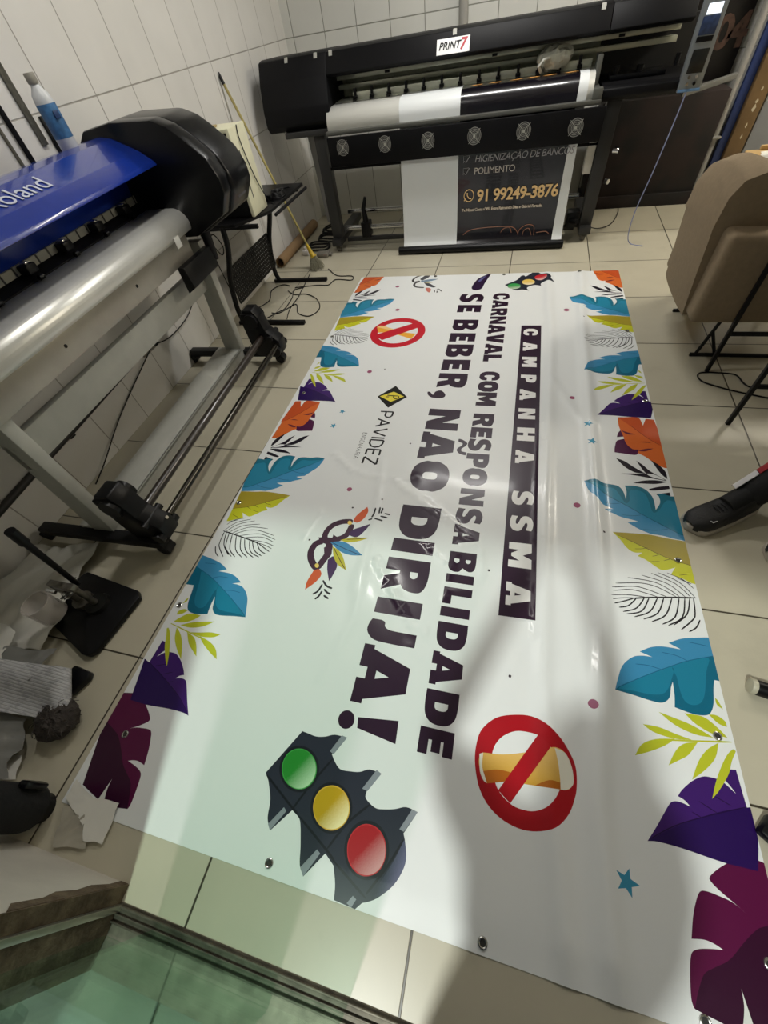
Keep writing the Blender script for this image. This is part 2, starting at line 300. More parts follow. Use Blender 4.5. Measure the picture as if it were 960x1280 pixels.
ART = """
f 560c3c m|789,65* 764,47 740,25 740,14 760,-2 791,-20 816,-35* 785,-18 751,-12 723,-10 707,-16 693,-41 680,-75 669,-118* 699,-112 722,-114 740,-120* 706,-127 677,-136 662,-150 653,-188 648,-228 651,-245* 681,-250 705,-253 723,-256 735,-260* 868,-224* 959,78* 872,92*
f 320828 m|929,-20* 848,-49 821,-66 790,-95 751,-135 713,-159 685,-179 664,-218 653,-246* 681,-250 705,-253 723,-256 735,-260* 868,-224*
f d8dcd6 m|765,-182* 765,-196 763,-216 753,-248 743,-274* 782,-263*
f 4a1040 m|707,1886* 687,1854 677,1819* 714,1827* 733,1880*;712,1809* 685,1798 671,1784 659,1736 655,1701* 700,1696 750,1691 768,1708 782,1749 749,1786
f d0662c mr|697,1983* 792,1991 810,1970* 817,1924* 838,1983* 879,1981* 902,1614* 876,1614* 840,1635 798,1682 764,1708* 774,1733* 743,1735 718,1773 709,1835 696,1909
f bf4f24 mr|697,1983* 792,1991 810,1970* 817,1924* 838,1983* 879,1981* 902,1762* 877,1779 824,1825 762,1904
s3.0 7a2a1c mr|751,1925 818,1835 877,1779
f 5a1634 mr|703,1877* 738,1861 772,1849* 730,1847;769,1723* 806,1742 844,1749* 804,1724;781,1790* 813,1797 841,1790*
f 161020 mr|658,1659* 695,1642 734,1604 783,1564* 735,1567 691,1603;751,1650* 778,1623 809,1580 872,1530* 815,1541 783,1568;670,1552* 734,1558 818,1563 871,1526* 802,1535 733,1546;718,1493* 764,1514 824,1524 873,1520* 821,1500 762,1495;784,1463* 830,1483 875,1496* 876,1476* 826,1460 791,1454;820,1661* 852,1631 875,1588 876,1539* 850,1576;811,1433* 871,1453* 872,1432* 826,1420
f 3c1a66 mr|590,67* 620,109 649,153 667,178 682,186 700,186 721,181* 708,194 691,201* 706,221 738,251 769,270 793,274 823,270 855,245* 844,262 833,275* 854,309* 871,312* 881,121* 866,67* 789,65* 750,67 680,72 619,72
f 260c50 mr|590,67* 651,108 709,142 767,172 825,198 908,226* 866,67* 789,65* 750,67 680,72 619,72
s2.5 1c0838 mr|598,74 671,123 767,170 876,217
s2.5 1c0838 mr|723,168 747,160
s2.5 1c0838 mr|747,201 791,182
s2.5 1c0838 mr|787,227 836,209
f b9bf2e mr|618,388* 666,389 714,379 761,371* 706,363 648,370;673,438* 717,429 769,417 827,392* 774,390 718,406;753,451* 810,451 848,424 869,401* 824,404 780,424;827,463* 852,465 873,452 875,435* 851,440;583,287* 607,324 650,349 711,364* 678,337 630,309;678,280* 705,326 734,354 777,369* 743,325 710,301;739,255* 768,312 800,352 838,380* 819,333 783,292;785,216* 811,276 848,339 875,369 884,366* 865,334 846,293 808,241;859,523* 867,514 876,489* 860,501
s5.0 b9bf2e mr|675,353 760,368 878,391
s7.0 141218 mr|646,859 716,875 876,903
s3.6 141218 mr|566,841 601,853 646,861
s3.6 141218 mr|561,858 618,871 687,873
s3.6 141218 mr|572,880 646,898 736,881
s3.6 141218 mr|568,895 648,914 697,910 770,887
s3.6 141218 mr|585,917 675,934 738,927 804,893
s3.6 141218 mr|635,953 726,949 777,927 816,896
s3.6 141218 mr|690,973 780,949 838,898
s3.6 141218 mr|727,989 810,954 857,902
s3.6 141218 mr|753,996 826,963 872,905
s3.6 141218 mr|788,1000 843,978 875,944
s3.6 141218 mr|824,981 871,964
s5.0 141218 mr|571,823 610,841 646,859
s5.0 141218 mr|587,809 623,823 656,861
s5.0 141218 mr|600,793 651,817 686,868
s5.0 141218 mr|611,785 669,808 703,871
s5.0 141218 mr|639,778 698,811 734,876
s5.0 141218 mr|671,774 726,810 757,880
s5.0 141218 mr|699,769 753,807 787,886
s5.0 141218 mr|735,765 785,805 813,890
s5.0 141218 mr|755,764 811,809 834,894
s5.0 141218 mr|775,770 829,824 852,897
s5.0 141218 mr|797,755 846,805 859,835 866,900
s5.0 141218 mr|823,752 851,774 871,809
f 3f8fbc mr|494,1477* 539,1482 581,1473 623,1472 652,1463 669,1431 675,1383* 683,1433 680,1472* 719,1476 758,1466 783,1437 795,1397 795,1335* 816,1372 822,1401 817,1438* 846,1437 873,1429* 952,1439* 903,1175* 838,1183 797,1191 755,1193* 710,1214 667,1245* 687,1250 712,1258* 677,1266 644,1273 607,1291 572,1306* 614,1317* 592,1324 567,1330* 537,1371 510,1410
f 1d7088 mr|494,1477* 539,1482 581,1473 623,1472 652,1463 669,1431 675,1383* 683,1433 680,1472* 719,1476 758,1466 783,1437 795,1397 795,1335* 816,1372 822,1401 817,1438* 846,1437 873,1429* 952,1439* 908,1201* 866,1212 806,1251 737,1298 659,1354 553,1424
f 2784a4 mr|513,1463* 579,1449 627,1447 652,1403 671,1360 690,1379 696,1434 721,1450 760,1434 773,1386 781,1320 808,1335 837,1383 863,1403 940,1377* 909,1208* 867,1216 807,1255 737,1302 659,1359 553,1429
s2.5 1b6080 mr|547,1423 659,1354 737,1298 806,1251 871,1213
s2.5 1b6080 mr|577,1350 612,1348 650,1357
s2.5 1b6080 mr|646,1287 691,1287 731,1297
s2.5 1b6080 mr|726,1215 780,1217 830,1232
f c6c828 mr|598,1181* 668,1186 754,1188 816,1179 903,1175* 888,965* 870,968* 843,982 802,996* 823,1032* 796,1018 770,1011 747,1026 715,1053 686,1067* 707,1087* 673,1084 648,1104 626,1143
f a8982c mr|598,1181* 668,1186 754,1188 816,1179 903,1175* 894,1047* 874,1056 809,1072 723,1114 654,1151
s2.2 4c4018 mr|612,1170 664,1145 723,1114 809,1072 874,1056 894,1049
s2.2 4c4018 mr|680,1103 707,1107 731,1116
s2.2 4c4018 mr|744,1075 760,1081 774,1091
s2.2 4c4018 mr|785,1059 815,1073
s2.2 4c4018 mr|732,1046 769,1053
s2.2 4c4018 mr|831,996 873,1011
f 3a86b0 mr|541,483* 553,520 575,575 613,614 648,626 681,627* 640,640* 680,664 721,675 781,676* 744,693* 795,720 868,739* 965,758* 954,582* 871,585* 862,556 850,501 834,469 814,457 778,454 726,464* 732,503 734,550* 725,528 715,493 690,471 653,470 597,478
f 0f6480 mr|541,483* 568,506 638,548 744,609 800,638 869,666 952,701* 954,582* 871,585* 862,556 850,501 834,469 814,457 778,454 726,464* 732,503 734,550* 725,528 715,493 690,471 653,470 597,478
f 1a7a98 mr|750,571* 755,507 772,484 803,490 827,523 851,609 868,662 799,636 743,607;553,489* 599,492 662,492 702,506 728,549 740,604 638,546 568,504
s2.5 176084 mr|554,494 638,548 744,609 800,638 869,666 910,682
s2.5 176084 mr|620,590 663,593 708,586
s2.5 176084 mr|715,652 763,649 799,634
s2.5 176084 mr|813,710 845,709 877,707
f 3a8fb0 -|543,1922* 544,1904* 561,1897* 544,1891* 543,1872* 532,1887* 514,1881* 524,1897* 514,1912* 531,1907*
f 3a8fb0 -|554,1782* 555,1762* 574,1755* 556,1748* 555,1728* 543,1744* 524,1738* 534,1755* 523,1771* 542,1766*
f 3a8fb0 -|-922,1923* -922,1908* -907,1902* -921,1897* -922,1881* -932,1893* -947,1889* -938,1902* -947,1915* -932,1911*
f 3a8fb0 -|-938,1784* -937,1767* -921,1761* -937,1755* -937,1738* -948,1751* -964,1747* -955,1761* -965,1775* -948,1771*
f 3a8fb0 -|533,-9* 534,-32* 557,-41* 535,-49* 534,-73* 519,-55* 496,-61* 509,-41* 495,-21* 518,-27*
f 9a5070 -|470,1316 465,1327 454,1332 443,1327 438,1316 443,1305 454,1300 465,1305
f 9a5070 -|479,417 474,428 463,433 452,428 447,417 452,406 463,401 474,406
f 9a5070 -|480,2142 476,2153 465,2157 454,2153 450,2142 454,2131 465,2127 476,2131
f 9a5070 -|487,3198 481,3212 467,3218 453,3212 447,3198 453,3184 467,3178 481,3184
f 9a5070 -|-680,1269 -684,1279 -694,1283 -704,1279 -708,1269 -704,1259 -694,1255 -684,1259
f 9a5070 -|-843,2346 -848,2358 -860,2363 -872,2358 -877,2346 -872,2334 -860,2329 -848,2334
f 9a5070 -|-914,3634 -919,3647 -932,3652 -945,3647 -950,3634 -945,3621 -932,3616 -919,3621
f 9a5070 -|-825,3217 -830,3230 -843,3235 -856,3230 -861,3217 -856,3204 -843,3199 -830,3204
f 3a3038 -|564,1168 563,1172 559,1173 555,1172 554,1168 555,1164 559,1163 563,1164
f 3a3038 -|-426,1654 -427,1658 -431,1659 -435,1658 -436,1654 -435,1650 -431,1649 -427,1650
f 3a3038 -|77,891 76,895 72,896 68,895 67,891 68,887 72,886 76,887
f 3a3038 -|186,456 185,460 181,461 177,460 176,456 177,452 181,451 185,452
f 3a3038 -|-493,1223 -494,1227 -498,1228 -502,1227 -503,1223 -502,1219 -498,1218 -494,1219
f 3a3038 -|-330,1032 -331,1036 -335,1037 -339,1036 -340,1032 -339,1028 -335,1027 -331,1028
f 3a3038 -|-751,2380 -752,2384 -756,2385 -760,2384 -761,2380 -760,2376 -756,2375 -752,2376
f 3a3038 -|-636,1149 -637,1153 -641,1154 -645,1153 -646,1149 -645,1145 -641,1144 -637,1145
f 3a3038 -|-799,922 -800,926 -804,927 -808,926 -809,922 -808,918 -804,917 -800,918
f 3a3038 -|-794,3074 -795,3078 -799,3079 -803,3078 -804,3074 -803,3070 -799,3069 -795,3070
f 3a3038 -|582,3069 581,3073 577,3074 573,3073 572,3069 573,3065 577,3064 581,3065
f 2a1638 -|-122,3877* -189,3811 -242,3737 -274,3590 -241,3541 -189,3568 -169,3677
f 5a5a88 -|-164,3829* -203,3773 -231,3706 -213,3698 -185,3764
f c21a2c -|-553,2868 -569,2950 -616,3020 -686,3067 -768,3083 -850,3067 -920,3020 -967,2950 -983,2868 -967,2786 -920,2716 -850,2669 -768,2653 -686,2669 -616,2716 -569,2786;-610,2868 -622,2928 -656,2980 -708,3014 -768,3026 -828,3014 -880,2980 -914,2928 -926,2868 -914,2808 -880,2756 -828,2722 -768,2710 -708,2722 -656,2756 -622,2808
f e8a838 -|-953,2944* -918,2968 -825,2923 -701,2866 -618,2847* -643,2773* -739,2822 -844,2864 -922,2863*
f f0c888 -|-953,2944* -918,2968 -825,2923 -701,2866 -618,2847* -748,2865 -854,2908
f c21a2c -|-948,2825* -649,3012* -577,2964* -867,2755*
f a8101e -|81,157 82,213 97,260 142,305 204,328 261,335 316,315 358,284 386,245 400,210 401,164 394,127 373,79 333,38 280,15 226,10 171,23 128,51 98,94;136,197 158,242 198,272 237,282 283,279 315,257 336,224 346,179 346,136 314,89 275,65 235,60 199,67 161,94 140,141
f c8982c>e0b86a:0.212000,0.121000,0.209000,0.215000 -|103,188* 171,197 246,221 315,248 342,255 368,246 387,212 392,171 382,151 365,141 315,135 253,130 186,124 124,104* 109,120 95,151 95,175
f e4e2d4 -|334,252* 368,246 387,212 392,171 382,151 365,141 350,139* 349,171 344,212;94,182* 106,188* 107,144 126,105* 115,108 100,132
f b0641c -|274,133* 315,156 350,157* 349,139* 315,135;110,135* 158,150 211,148 186,124 125,104*
f a8101e -|283,283* 323,256* 200,67* 161,93*
f 262a38 -|-622,-36* -538,114* -515,112 -481,109 -448,116 -416,129 -368,130* -407,69* -392,52 -365,33 -325,35 -294,41 -264,55 -221,52* -258,-6* -256,-26 -220,-43 -190,-40 -155,-31 -121,-18 -82,-22* -116,-85* -106,-107 -96,-145 -105,-181 -126,-215 -163,-249 -192,-265* -203,-269* -220,-287* -287,-284* -294,-249 -311,-211* -345,-190* -395,-257* -415,-236 -428,-195 -444,-152* -458,-128 -489,-113* -542,-180* -564,-151 -575,-103 -603,-56*
f 5a607c>262a38:-0.102000,-0.193000,-0.162000,-0.183000 -|-113,-100* -106,-107 -96,-145 -105,-181 -126,-215 -163,-249 -192,-265* -153,-197 -125,-139
f 8a8f98 -|-417,76* -389,133* -368,130* -401,70*
f 8a8f98 -|-275,-3* -240,59* -221,52* -256,-6*
f 8a8f98 -|-131,-78* -101,-19* -82,-22* -116,-81*
f 8a8f98 -|-556,-166* -520,-112* -508,-120* -543,-180*
f 8a8f98 -|-412,-240* -374,-187* -361,-194* -396,-258*
f 8a8f98 -|-248,-281* -234,-261* -222,-266* -232,-286*
s7.0 10121c -|-617,-41 -509,-98 -467,-118
s7.0 10121c -|-490,-111 -452,-33 -400,56
s7.0 10121c -|-462,-122 -341,-183 -311,-202
s7.0 10121c -|-343,-178 -298,-102 -237,-37
s7.0 10121c -|-311,-202 -195,-257
s7.0 10121c -|-197,-249 -147,-170 -113,-100
f 14161f -|-438,17 -435,-13 -446,-39 -469,-57 -499,-64 -531,-59 -559,-41 -578,-15 -582,15 -572,43 -548,63 -516,70 -482,63 -454,44
f 3c9a44 -|-446,15 -443,-11 -453,-34 -473,-50 -500,-56 -528,-51 -553,-36 -569,-13 -573,13 -564,38 -543,55 -515,61 -486,55 -461,39
f 23842c>b8dcb4:-0.516000,0.005000,-0.455000,-0.033000 -|-449,14 -447,-10 -456,-32 -475,-48 -500,-54 -527,-49 -550,-34 -566,-12 -570,13 -561,36 -541,52 -515,58 -487,53 -463,37
f 14161f -|-293,-61 -292,-90 -304,-116 -327,-135 -356,-142 -387,-136 -414,-119 -431,-93 -434,-63 -423,-35 -399,-15 -367,-8 -334,-15 -308,-34
f d8ac3c -|-301,-63 -300,-89 -311,-112 -331,-128 -357,-134 -384,-129 -407,-114 -422,-91 -425,-65 -415,-40 -394,-23 -366,-16 -338,-22 -315,-39
f c09a10>f0e6b0:-0.369000,-0.073000,-0.313000,-0.110000 -|-304,-63 -303,-88 -313,-110 -332,-125 -357,-131 -383,-127 -405,-112 -419,-90 -422,-65 -412,-42 -392,-26 -366,-20 -339,-25 -317,-41
f 14161f -|-151,-135 -151,-166 -164,-194 -188,-213 -217,-220 -248,-214 -273,-196 -289,-168 -291,-137 -278,-107 -254,-86 -222,-79 -190,-86 -165,-106
f c02830 -|-160,-137 -160,-164 -171,-189 -192,-205 -218,-212 -244,-207 -267,-191 -280,-166 -282,-139 -271,-113 -249,-94 -222,-88 -194,-94 -172,-112
f a8101c>d8a0a0:-0.227000,-0.147000,-0.173000,-0.187000 -|-163,-138 -162,-164 -173,-187 -193,-203 -218,-209 -243,-204 -264,-189 -277,-166 -279,-139 -268,-115 -248,-97 -222,-91 -195,-97 -174,-114
f 262a38 -|-4,3632* 88,3711 123,3784 147,3798 164,3774 220,3855 248,3868 285,3820 333,3798 365,3748* 359,3711* 394,3648* 348,3661 286,3636 286,3593* 231,3610 177,3570 193,3517* 138,3537 83,3532
f 3c9a50>f0e8e0:0.072000,3.610000,0.089000,3.518000 -|125,3601 119,3576 101,3559 75,3553 48,3561 28,3580 20,3605 26,3630 44,3648 71,3654 98,3645 118,3626
f e0c060>f0e8e0:0.186000,3.677000,0.200000,3.583000 -|237,3667 230,3642 212,3625 187,3619 161,3627 142,3646 135,3672 141,3697 159,3715 185,3721 211,3713 230,3693
f c0202c>f0e8e0:0.282000,3.752000,0.295000,3.657000 -|330,3742 323,3717 306,3699 282,3694 259,3702 241,3721 234,3748 240,3774 258,3792 282,3797 306,3789 324,3769
s30.0 3c1e34 -|-615,1062 -668,1053 -712,1024 -732,984 -727,941 -690,936 -645,956 -620,987 -613,1045
s33.0 3c1e34 -|-729,925 -761,907 -773,867 -762,825 -733,788 -711,780 -696,818 -686,856 -689,899 -707,928
f 3c1e34 -|-765,942* -712,950 -686,925 -699,910 -736,917;-692,970* -657,959 -620,987 -630,947 -683,932;-715,889* -688,912 -665,859 -687,825
f d05a30 -|-614,1065* -608,1097 -590,1128 -564,1164* -552,1134 -562,1090 -588,1059;-723,760* -699,770 -679,744 -694,702 -730,658* -735,700
f 3a1c50 -|-618,981* -603,1010 -565,1035 -520,1061* -537,1019 -570,972;-674,827* -651,849 -619,807 -623,754 -632,718* -660,776
f c0b430 -|-647,944* -581,970 -509,975* -563,947 -610,936;-673,902* -633,883 -600,846 -568,786* -615,807 -651,849
f 3c84b4 -|-692,924* -633,937 -576,917 -512,875* -573,868 -633,883
s4.0 1c3c60 -|-686,924 -610,899 -521,875
s4.0 604c18 -|-666,897 -621,842 -575,790
s4.0 604c18 -|-615,952 -567,962 -520,975
f e8c868 -|-617,1053 -618,1044 -624,1039 -633,1041 -639,1050 -639,1060 -632,1065 -623,1062
f e8c868 -|-706,789 -706,781 -712,776 -721,778 -727,786 -727,794 -720,799 -712,797
s9.0 14141c -|-658,699 -667,662 -687,643
s9.0 14141c -|-648,666 -656,637 -669,622
s9.0 14141c -|-662,718 -635,693 -606,686
s9.0 14141c -|-642,676 -622,662 -605,658
s9.0 14141c -|-634,646 -607,634
s9.0 14141c -|-508,1094 -485,1091 -464,1087
s9.0 14141c -|-482,1114 -443,1109
s9.0 14141c -|-464,1134 -434,1129
s9.0 14141c -|-524,1100 -518,1124 -518,1161
s9.0 14141c -|-492,1128 -496,1170
s9.0 14141c -|-483,1131 -480,1168
s9.0 14141c -|-538,1083 -519,1091
s20.0 2c282c -|-749,3859 -793,3824 -814,3762 -798,3720 -747,3738
s20.0 2c282c -|-745,3729 -784,3692 -778,3638 -743,3616 -686,3608
f 3c3c44 -|-753,3775* -720,3848 -680,3885* -676,3817 -726,3749;-707,3707* -655,3688 -584,3614* -612,3607 -671,3649
f 6c88a0 -|-739,3738* -660,3767 -582,3769* -640,3733 -719,3711
f b8b088 -|-711,3711* -660,3718 -620,3703* -663,3692
f c87060 -|-674,3602* -641,3601 -619,3569 -623,3516 -652,3540
s10.0 202024 -|-588,3557 -580,3514
s10.0 202024 -|-562,3541 -558,3506
s10.0 202024 -|-570,3572 -549,3577
s10.0 202024 -|-552,3574 -520,3527
s10.0 202024 -|-626,3885 -606,3904
f 101010 -|-734,2073* -635,2193* -536,2080* -637,1965*
f e0d048 -|-719,2076* -635,2131* -556,2084* -633,2024*
s9.0 302810 -|-671,2091 -648,2088 -597,2087
s9.0 302810 -|-597,2087 -591,2073 -605,2058 -620,2064 -626,2085
s6.0 806830 -|-680,2079 -654,2077
s6.0 806830 -|-675,2069 -655,2069
"""
# ---------------------------------------------------------------- printed banner on the floor
BX0, BX1, BY0, BY1 = -1.328, .886, -.287, 3.847
def seg_d(px, py, a, b):
    ax, ay = a; bx, by = b; dx, dy = bx-ax, by-ay; L2 = dx*dx+dy*dy
    t = np.clip(((px-ax)*dx+(py-ay)*dy)/L2, 0, 1)
    s = ((px-ax)*dy-(py-ay)*dx)/math.sqrt(L2)
    return np.hypot(px-ax-t*dx, py-ay-t*dy), s
FOLDS = [  # polyline, half width, height
    ([(.335, 3.84), (.35, 2.75), (.315, 1.46), (.295, .47), (.36, -.28)], .035, .016),
    ([(.60, 3.84), (.566, 3.06), (.537, 1.29), (.522, .73), (.46, .13), (.47, -.28)], .036, .020),
    ([(.285, 1.9), (.272, 1.2), (.262, .62)], .012, .005),
    ([(-.46, 1.36), (-.25, 1.22), (-.1, 1.12), (.03, .99), (.05, .86)], .018, .005),
    ([(-.44, .86), (-.33, .72), (-.22, .575), (-.16, .56)], .016, .006),
    ([(-.07, 1.0), (-.095, .86), (-.10, .72)], .014, .004),
    ([(-.56, 1.5), (-.50, 1.05), (-.51, .7)], .02, .003),
    ([(-.86, 1.52), (-.70, 1.40), (-.50, 1.36), (-.35, 1.40)], .022, .005),
    ([(-.80, 1.1), (-.84, .93)], .012, .003),
    ([(-.49, .85), (-.47, .55), (-.53, .3)], .02, .003),
    ([(.36, 2.3), (.50, 1.95), (.62, 1.9)], .03, .005),
    ([(.12, -.28), (.14, .1), (.2, .5)], .05, .004),
    ([(-.25, 1.0), (-.12, .9)], .01, .004), ([(-.2, .5), (0, .38)], .03, .003),
]
def bh(px, py):
    px = np.asarray(px, float); py = np.asarray(py, float)
    h = np.full(px.shape, .004)
    h += .0016*np.sin(px*3.1+py*1.3)*np.sin(py*2.1-px)*1.0 + .0011*np.sin(px*9.3+1.3*np.sin(py*3.1))+.0005*np.sin(px*23+py*17)*np.exp(-((px+.35)/.25)**2-((py-.8)/.6)**2)*3
    for pts, w, amp in FOLDS:
        d = np.full(px.shape, 9.0)
        for a, b in zip(pts, pts[1:]): d = np.minimum(d, seg_d(px, py, a, b)[0])
        h += amp*np.exp(-(d/w)**2)
    e = np.minimum(np.minimum(px-BX0, BX1-px), np.minimum(py-BY0, BY1-py))
    return np.maximum(h*np.clip(.35+e/.12, .35, 1), .0012)

GL = {  # heavy block letters in a unit box
 'A': '0,0* 0,.22* .07,.22* .29,1* .71,1* .93,.22* 1,.22* 1,0* .60,0* .60,.17* .40,.17* .40,0*;.43,.36* .57,.36* .5,.62*',
 'B': '0,0* 0,1* .6,1 .88,.93 .94,.75 .80,.53* 1,.4 .98,.12 .75,0 .45,0;.36,.2* .36,.38* .5,.38 .58,.29 .5,.2;.36,.62* .36,.8* .48,.8 .55,.71 .48,.62',
 'C': '1,.37* .95,.12 .75,-.02 .5,-.03 .2,.04 .02,.28 0,.5 .02,.72 .2,.96 .5,1.03 .75,1.02 .95,.88 1,.63* .68,.62* .62,.74 .52,.78 .43,.7 .40,.5 .43,.3 .52,.22 .62,.26 .68,.38*',
 'D': '0,0* 0,1* .45,1 .8,.93 1,.7 1,.3 .8,.07 .45,0;.37,.3* .37,.7* .52,.69 .6,.6 .6,.4 .52,.31',
 'E': '0,0* 0,1* .97,1* .97,.72* .44,.72* .44,.64* .88,.64* .88,.38* .44,.38* .44,.28* 1,.28* 1,0*',
 'H': '0,0* 0,1* .40,1* .40,.62* .60,.62* .60,1* 1,1* 1,0* .60,0* .60,.36* .40,.36* .40,0*',
 'I': '0,0* 0,1* 1,1* 1,0*',
 'J': '0,.02* 0,.22* .08,.30 .28,.32 .40,.42 .42,.6* .42,1* 1,1* 1,.4 .92,.12 .6,-.03 .25,-.03',
 'L': '0,0* 0,1* .48,1* .48,.3* 1,.3* 1,0*',
 'M': '0,0* 0,1* .36,1* .5,.62* .64,1* 1,1* 1,0* .72,0* .72,.48* .56,.12* .44,.12* .28,.48* .28,0*',
 'N': '0,0* 0,1* .40,1* .66,.50* .66,1* 1,1* 1,0* .62,0* .34,.55* .34,0*',
 'O': '.5,1.03 .82,.95 1,.7 1,.5 1,.3 .82,.05 .5,-.03 .18,.05 0,.3 0,.5 0,.7 .18,.95;.5,.7 .6,.66 .62,.5 .6,.34 .5,.3 .4,.34 .38,.5 .4,.66',
 'P': '0,0* 0,1* .6,1 .95,.88 1,.66 .9,.4 .6,.32 .42,.32* .42,0*;.40,.55* .40,.76* .54,.75 .6,.66 .54,.56',
 'R': '0,0* 0,1* .6,1 .92,.9 .97,.7 .9,.5 .78,.42* 1,0* .60,0* .46,.34* .38,.34* .38,0*;.38,.58* .38,.76* .52,.75 .58,.67 .52,.59',
 'S': '.02,.04* .04,.32* .3,.24 .52,.24 .54,.32 .35,.4 .1,.5 0,.7 .1,.92 .4,1.03 .7,1.02 .93,.96* .9,.70* .65,.77 .46,.76 .46,.68 .7,.58 .92,.48 1,.3 .92,.1 .65,-.03 .3,-.02',
 'V': '0,1* .42,1* .5,.45* .58,1* 1,1* .72,0* .28,0*',
 '~': '-.1,.0 .0,.5 .2,.85 .42,.7 .62,.4 .8,.45 .86,.9* 1.08,.85* 1.0,.3 .8,0 .6,.02 .4,.35 .22,.4 .14,.0*',
}
def put(ch, y0, y1, b, c, col):
    """b, c: x of baseline and of cap height"""
    cs = []
    for part in GL[ch].split(';'):
        l = []
        for tok in part.split():
            k = tok.endswith('*'); u, v = map(float, tok.rstrip('*').split(','))
            l.append((b+v*(c-b), y0+u*(y1-y0), k))
        cs.append([tuple(p) for p in catmull(l)])
    ITEMS.append((cs, lambda X, Y, q=lin(col): q))
ITEMS = []
INK = '29122a'
MIR = -.414
for ln in ART.strip().split('\n'):
    head, data = ln.split('|'); t, col, fl = head.split()
    curves = []
    for part in data.split(';'):
        l = []
        for tok in part.split():
            k = tok.endswith('*'); u, v = map(int, tok.rstrip('*').split(',')); l.append((u/1000, v/1000, k))
        if t == 'f': curves.append([tuple(p) for p in catmull(l, n=4)])
        else:
            w = float(t[1:])/2000; P = catmull(l, closed=False, n=4)
            A = []; Bq = []
            for i, p in enumerate(P):
                d = P[min(i+1, len(P)-1)]-P[max(i-1, 0)]; d.normalize(); f = w*(1 if 0 < i < len(P)-1 else .5)
                A.append((p.x-d.y*f, p.y+d.x*f)); Bq.append((p.x+d.y*f, p.y-d.x*f))
            curves.append(A+Bq[::-1])
    if '>' in col:
        c2, pos = col.split(':'); ca, cb = map(lin, c2.split('>')); ax, ay, bx, by = map(float, pos.split(','))
        def fn(X, Y, ca=ca, cb=cb, ax=ax, ay=ay, dx=bx-ax, dy=by-ay):
            t_ = min(1, max(0, ((X-ax)*dx+(Y-ay)*dy)/(dx*dx+dy*dy))); return tuple(a+(b-a)*t_ for a, b in zip(ca, cb))
    else:
        fn = lambda X, Y, q=lin(col): q
    vers = [lambda x, y: (x, y)]
    if 'm' in fl: vers.append(lambda x, y: (MIR-x, y))
    if 'r' in fl: vers += [lambda x, y, f=f: (f(x, y)[0], f(x, y)[1]+1.925) for f in vers[:]]
    for f in vers: ITEMS.append(([[f(*p) for p in c] for c in curves], fn))
# dark strip and the lettering
ITEMS.append(([[(.150, 2.97), (.288, 2.97), (.268, .689), (.125, .689)]], lambda X, Y, q=lin(INK): q))
for ch, a, b in (('C', 2.925, 2.835), ('A', 2.745, 2.638), ('M', 2.565, 2.448), ('P', 2.36, 2.28), ('A', 2.207, 2.10), ('N', 2.022, 1.925), ('H', 1.85, 1.74), ('A', 1.665, 1.565), ('S', 1.372, 1.28), ('S', 1.214, 1.122), ('M', 1.056, .925), ('A', .85, .742)):
    q = (2.9-a)/2.2; put(ch, a, b, .170-.022*q, .262-.014*q, 'e6e6e4')
def b1(y): return -.080-.036*(3.48-y)/3.3
def run(s, y0, y1, W):
    tot = sum(W[c] for c in s)+.07*(len(s)-1); k = (y1-y0)/tot; y = y0
    for c in s:
        put(c, y, y+W[c]*k, b1(y), b1(y)+.121, INK); y += (W[c]+.07)*k
W = dict(A=1.12, B=.95, C=.95, D=1.0, E=.78, I=.40, L=.72, M=1.28, N=.98, O=1.05, P=.92, R=1.0, S=.86, V=1.05)
run('CARNAVAL', 3.485, 2.50, W); run('COM', 2.385, 2.03, W); run('RES', 1.955, 1.635, W); run('PO', 1.614, 1.38, W)
for ch, a, b in (('N', 1.355, 1.245), ('S', 1.226, 1.129), ('A', 1.12, 1.005), ('B', .966, .862), ('I', .848, .806), ('L', .782, .704), ('I', .690, .647), ('D', .622, .512), ('A', .498, .372), ('D', .354, .240), ('E', .225, .142)): run(ch, a, b, W)
for ch, a, b in (('S', 3.475, 3.335), ('E', 3.288, 3.171), ('B', 3.058, 2.903), ('E', 2.863, 2.746), ('B', 2.710, 2.552), ('E', 2.517, 2.393), ('R', 2.356, 2.198), ('N', 1.978, 1.788), ('A', 1.765, 1.544), ('O', 1.525, 1.312), ('D', 1.206, 1.012), ('I', .998, .927), ('R', .891, .722), ('I', .684, .612), ('J', .583, .490), ('A', .474, .250)):
    q = (3.47-a)/3.2; put(ch, a, b, -.346-.05*q, -.163-.029*q, INK)
put('~', 1.712, 1.602, -.158, -.098, INK)
def poly(col, pts, closed=True): ITEMS.append(([[tuple(p) for p in catmull([(*p, False) for p in pts])]], lambda X, Y, q=lin(col): q))
poly(INK, [(-.411, 2.143), (-.395, 2.145), (-.372, 2.118), (-.36, 2.153), (-.325, 2.165), (-.293, 2.125), (-.306, 2.09), (-.363, 2.085), (-.400, 2.108)])
ITEMS.append(([[(-.347, .203), (-.341, .168), (-.193, .148), (-.197, .222)]], lambda X, Y, q=lin(INK): q))
poly(INK, [(-.388+.031*math.cos(a*PI/4), .186+.031*math.sin(a*PI/4)) for a in range(8)])
def strokes(col, w, segs, f):
    for sg in segs:
        P = [Vector(f(*p)) for p in sg]; A = []; Bq = []
        for i, p in enumerate(P):
            d = P[min(i+1, len(P)-1)]-P[max(i-1, 0)]; d.normalize(); A.append((p.x-d.y*w/2, p.y+d.x*w/2)); Bq.append((p.x+d.y*w/2, p.y-d.x*w/2))
        ITEMS.append(([A+Bq[::-1]], lambda X, Y, q=lin(col): q))
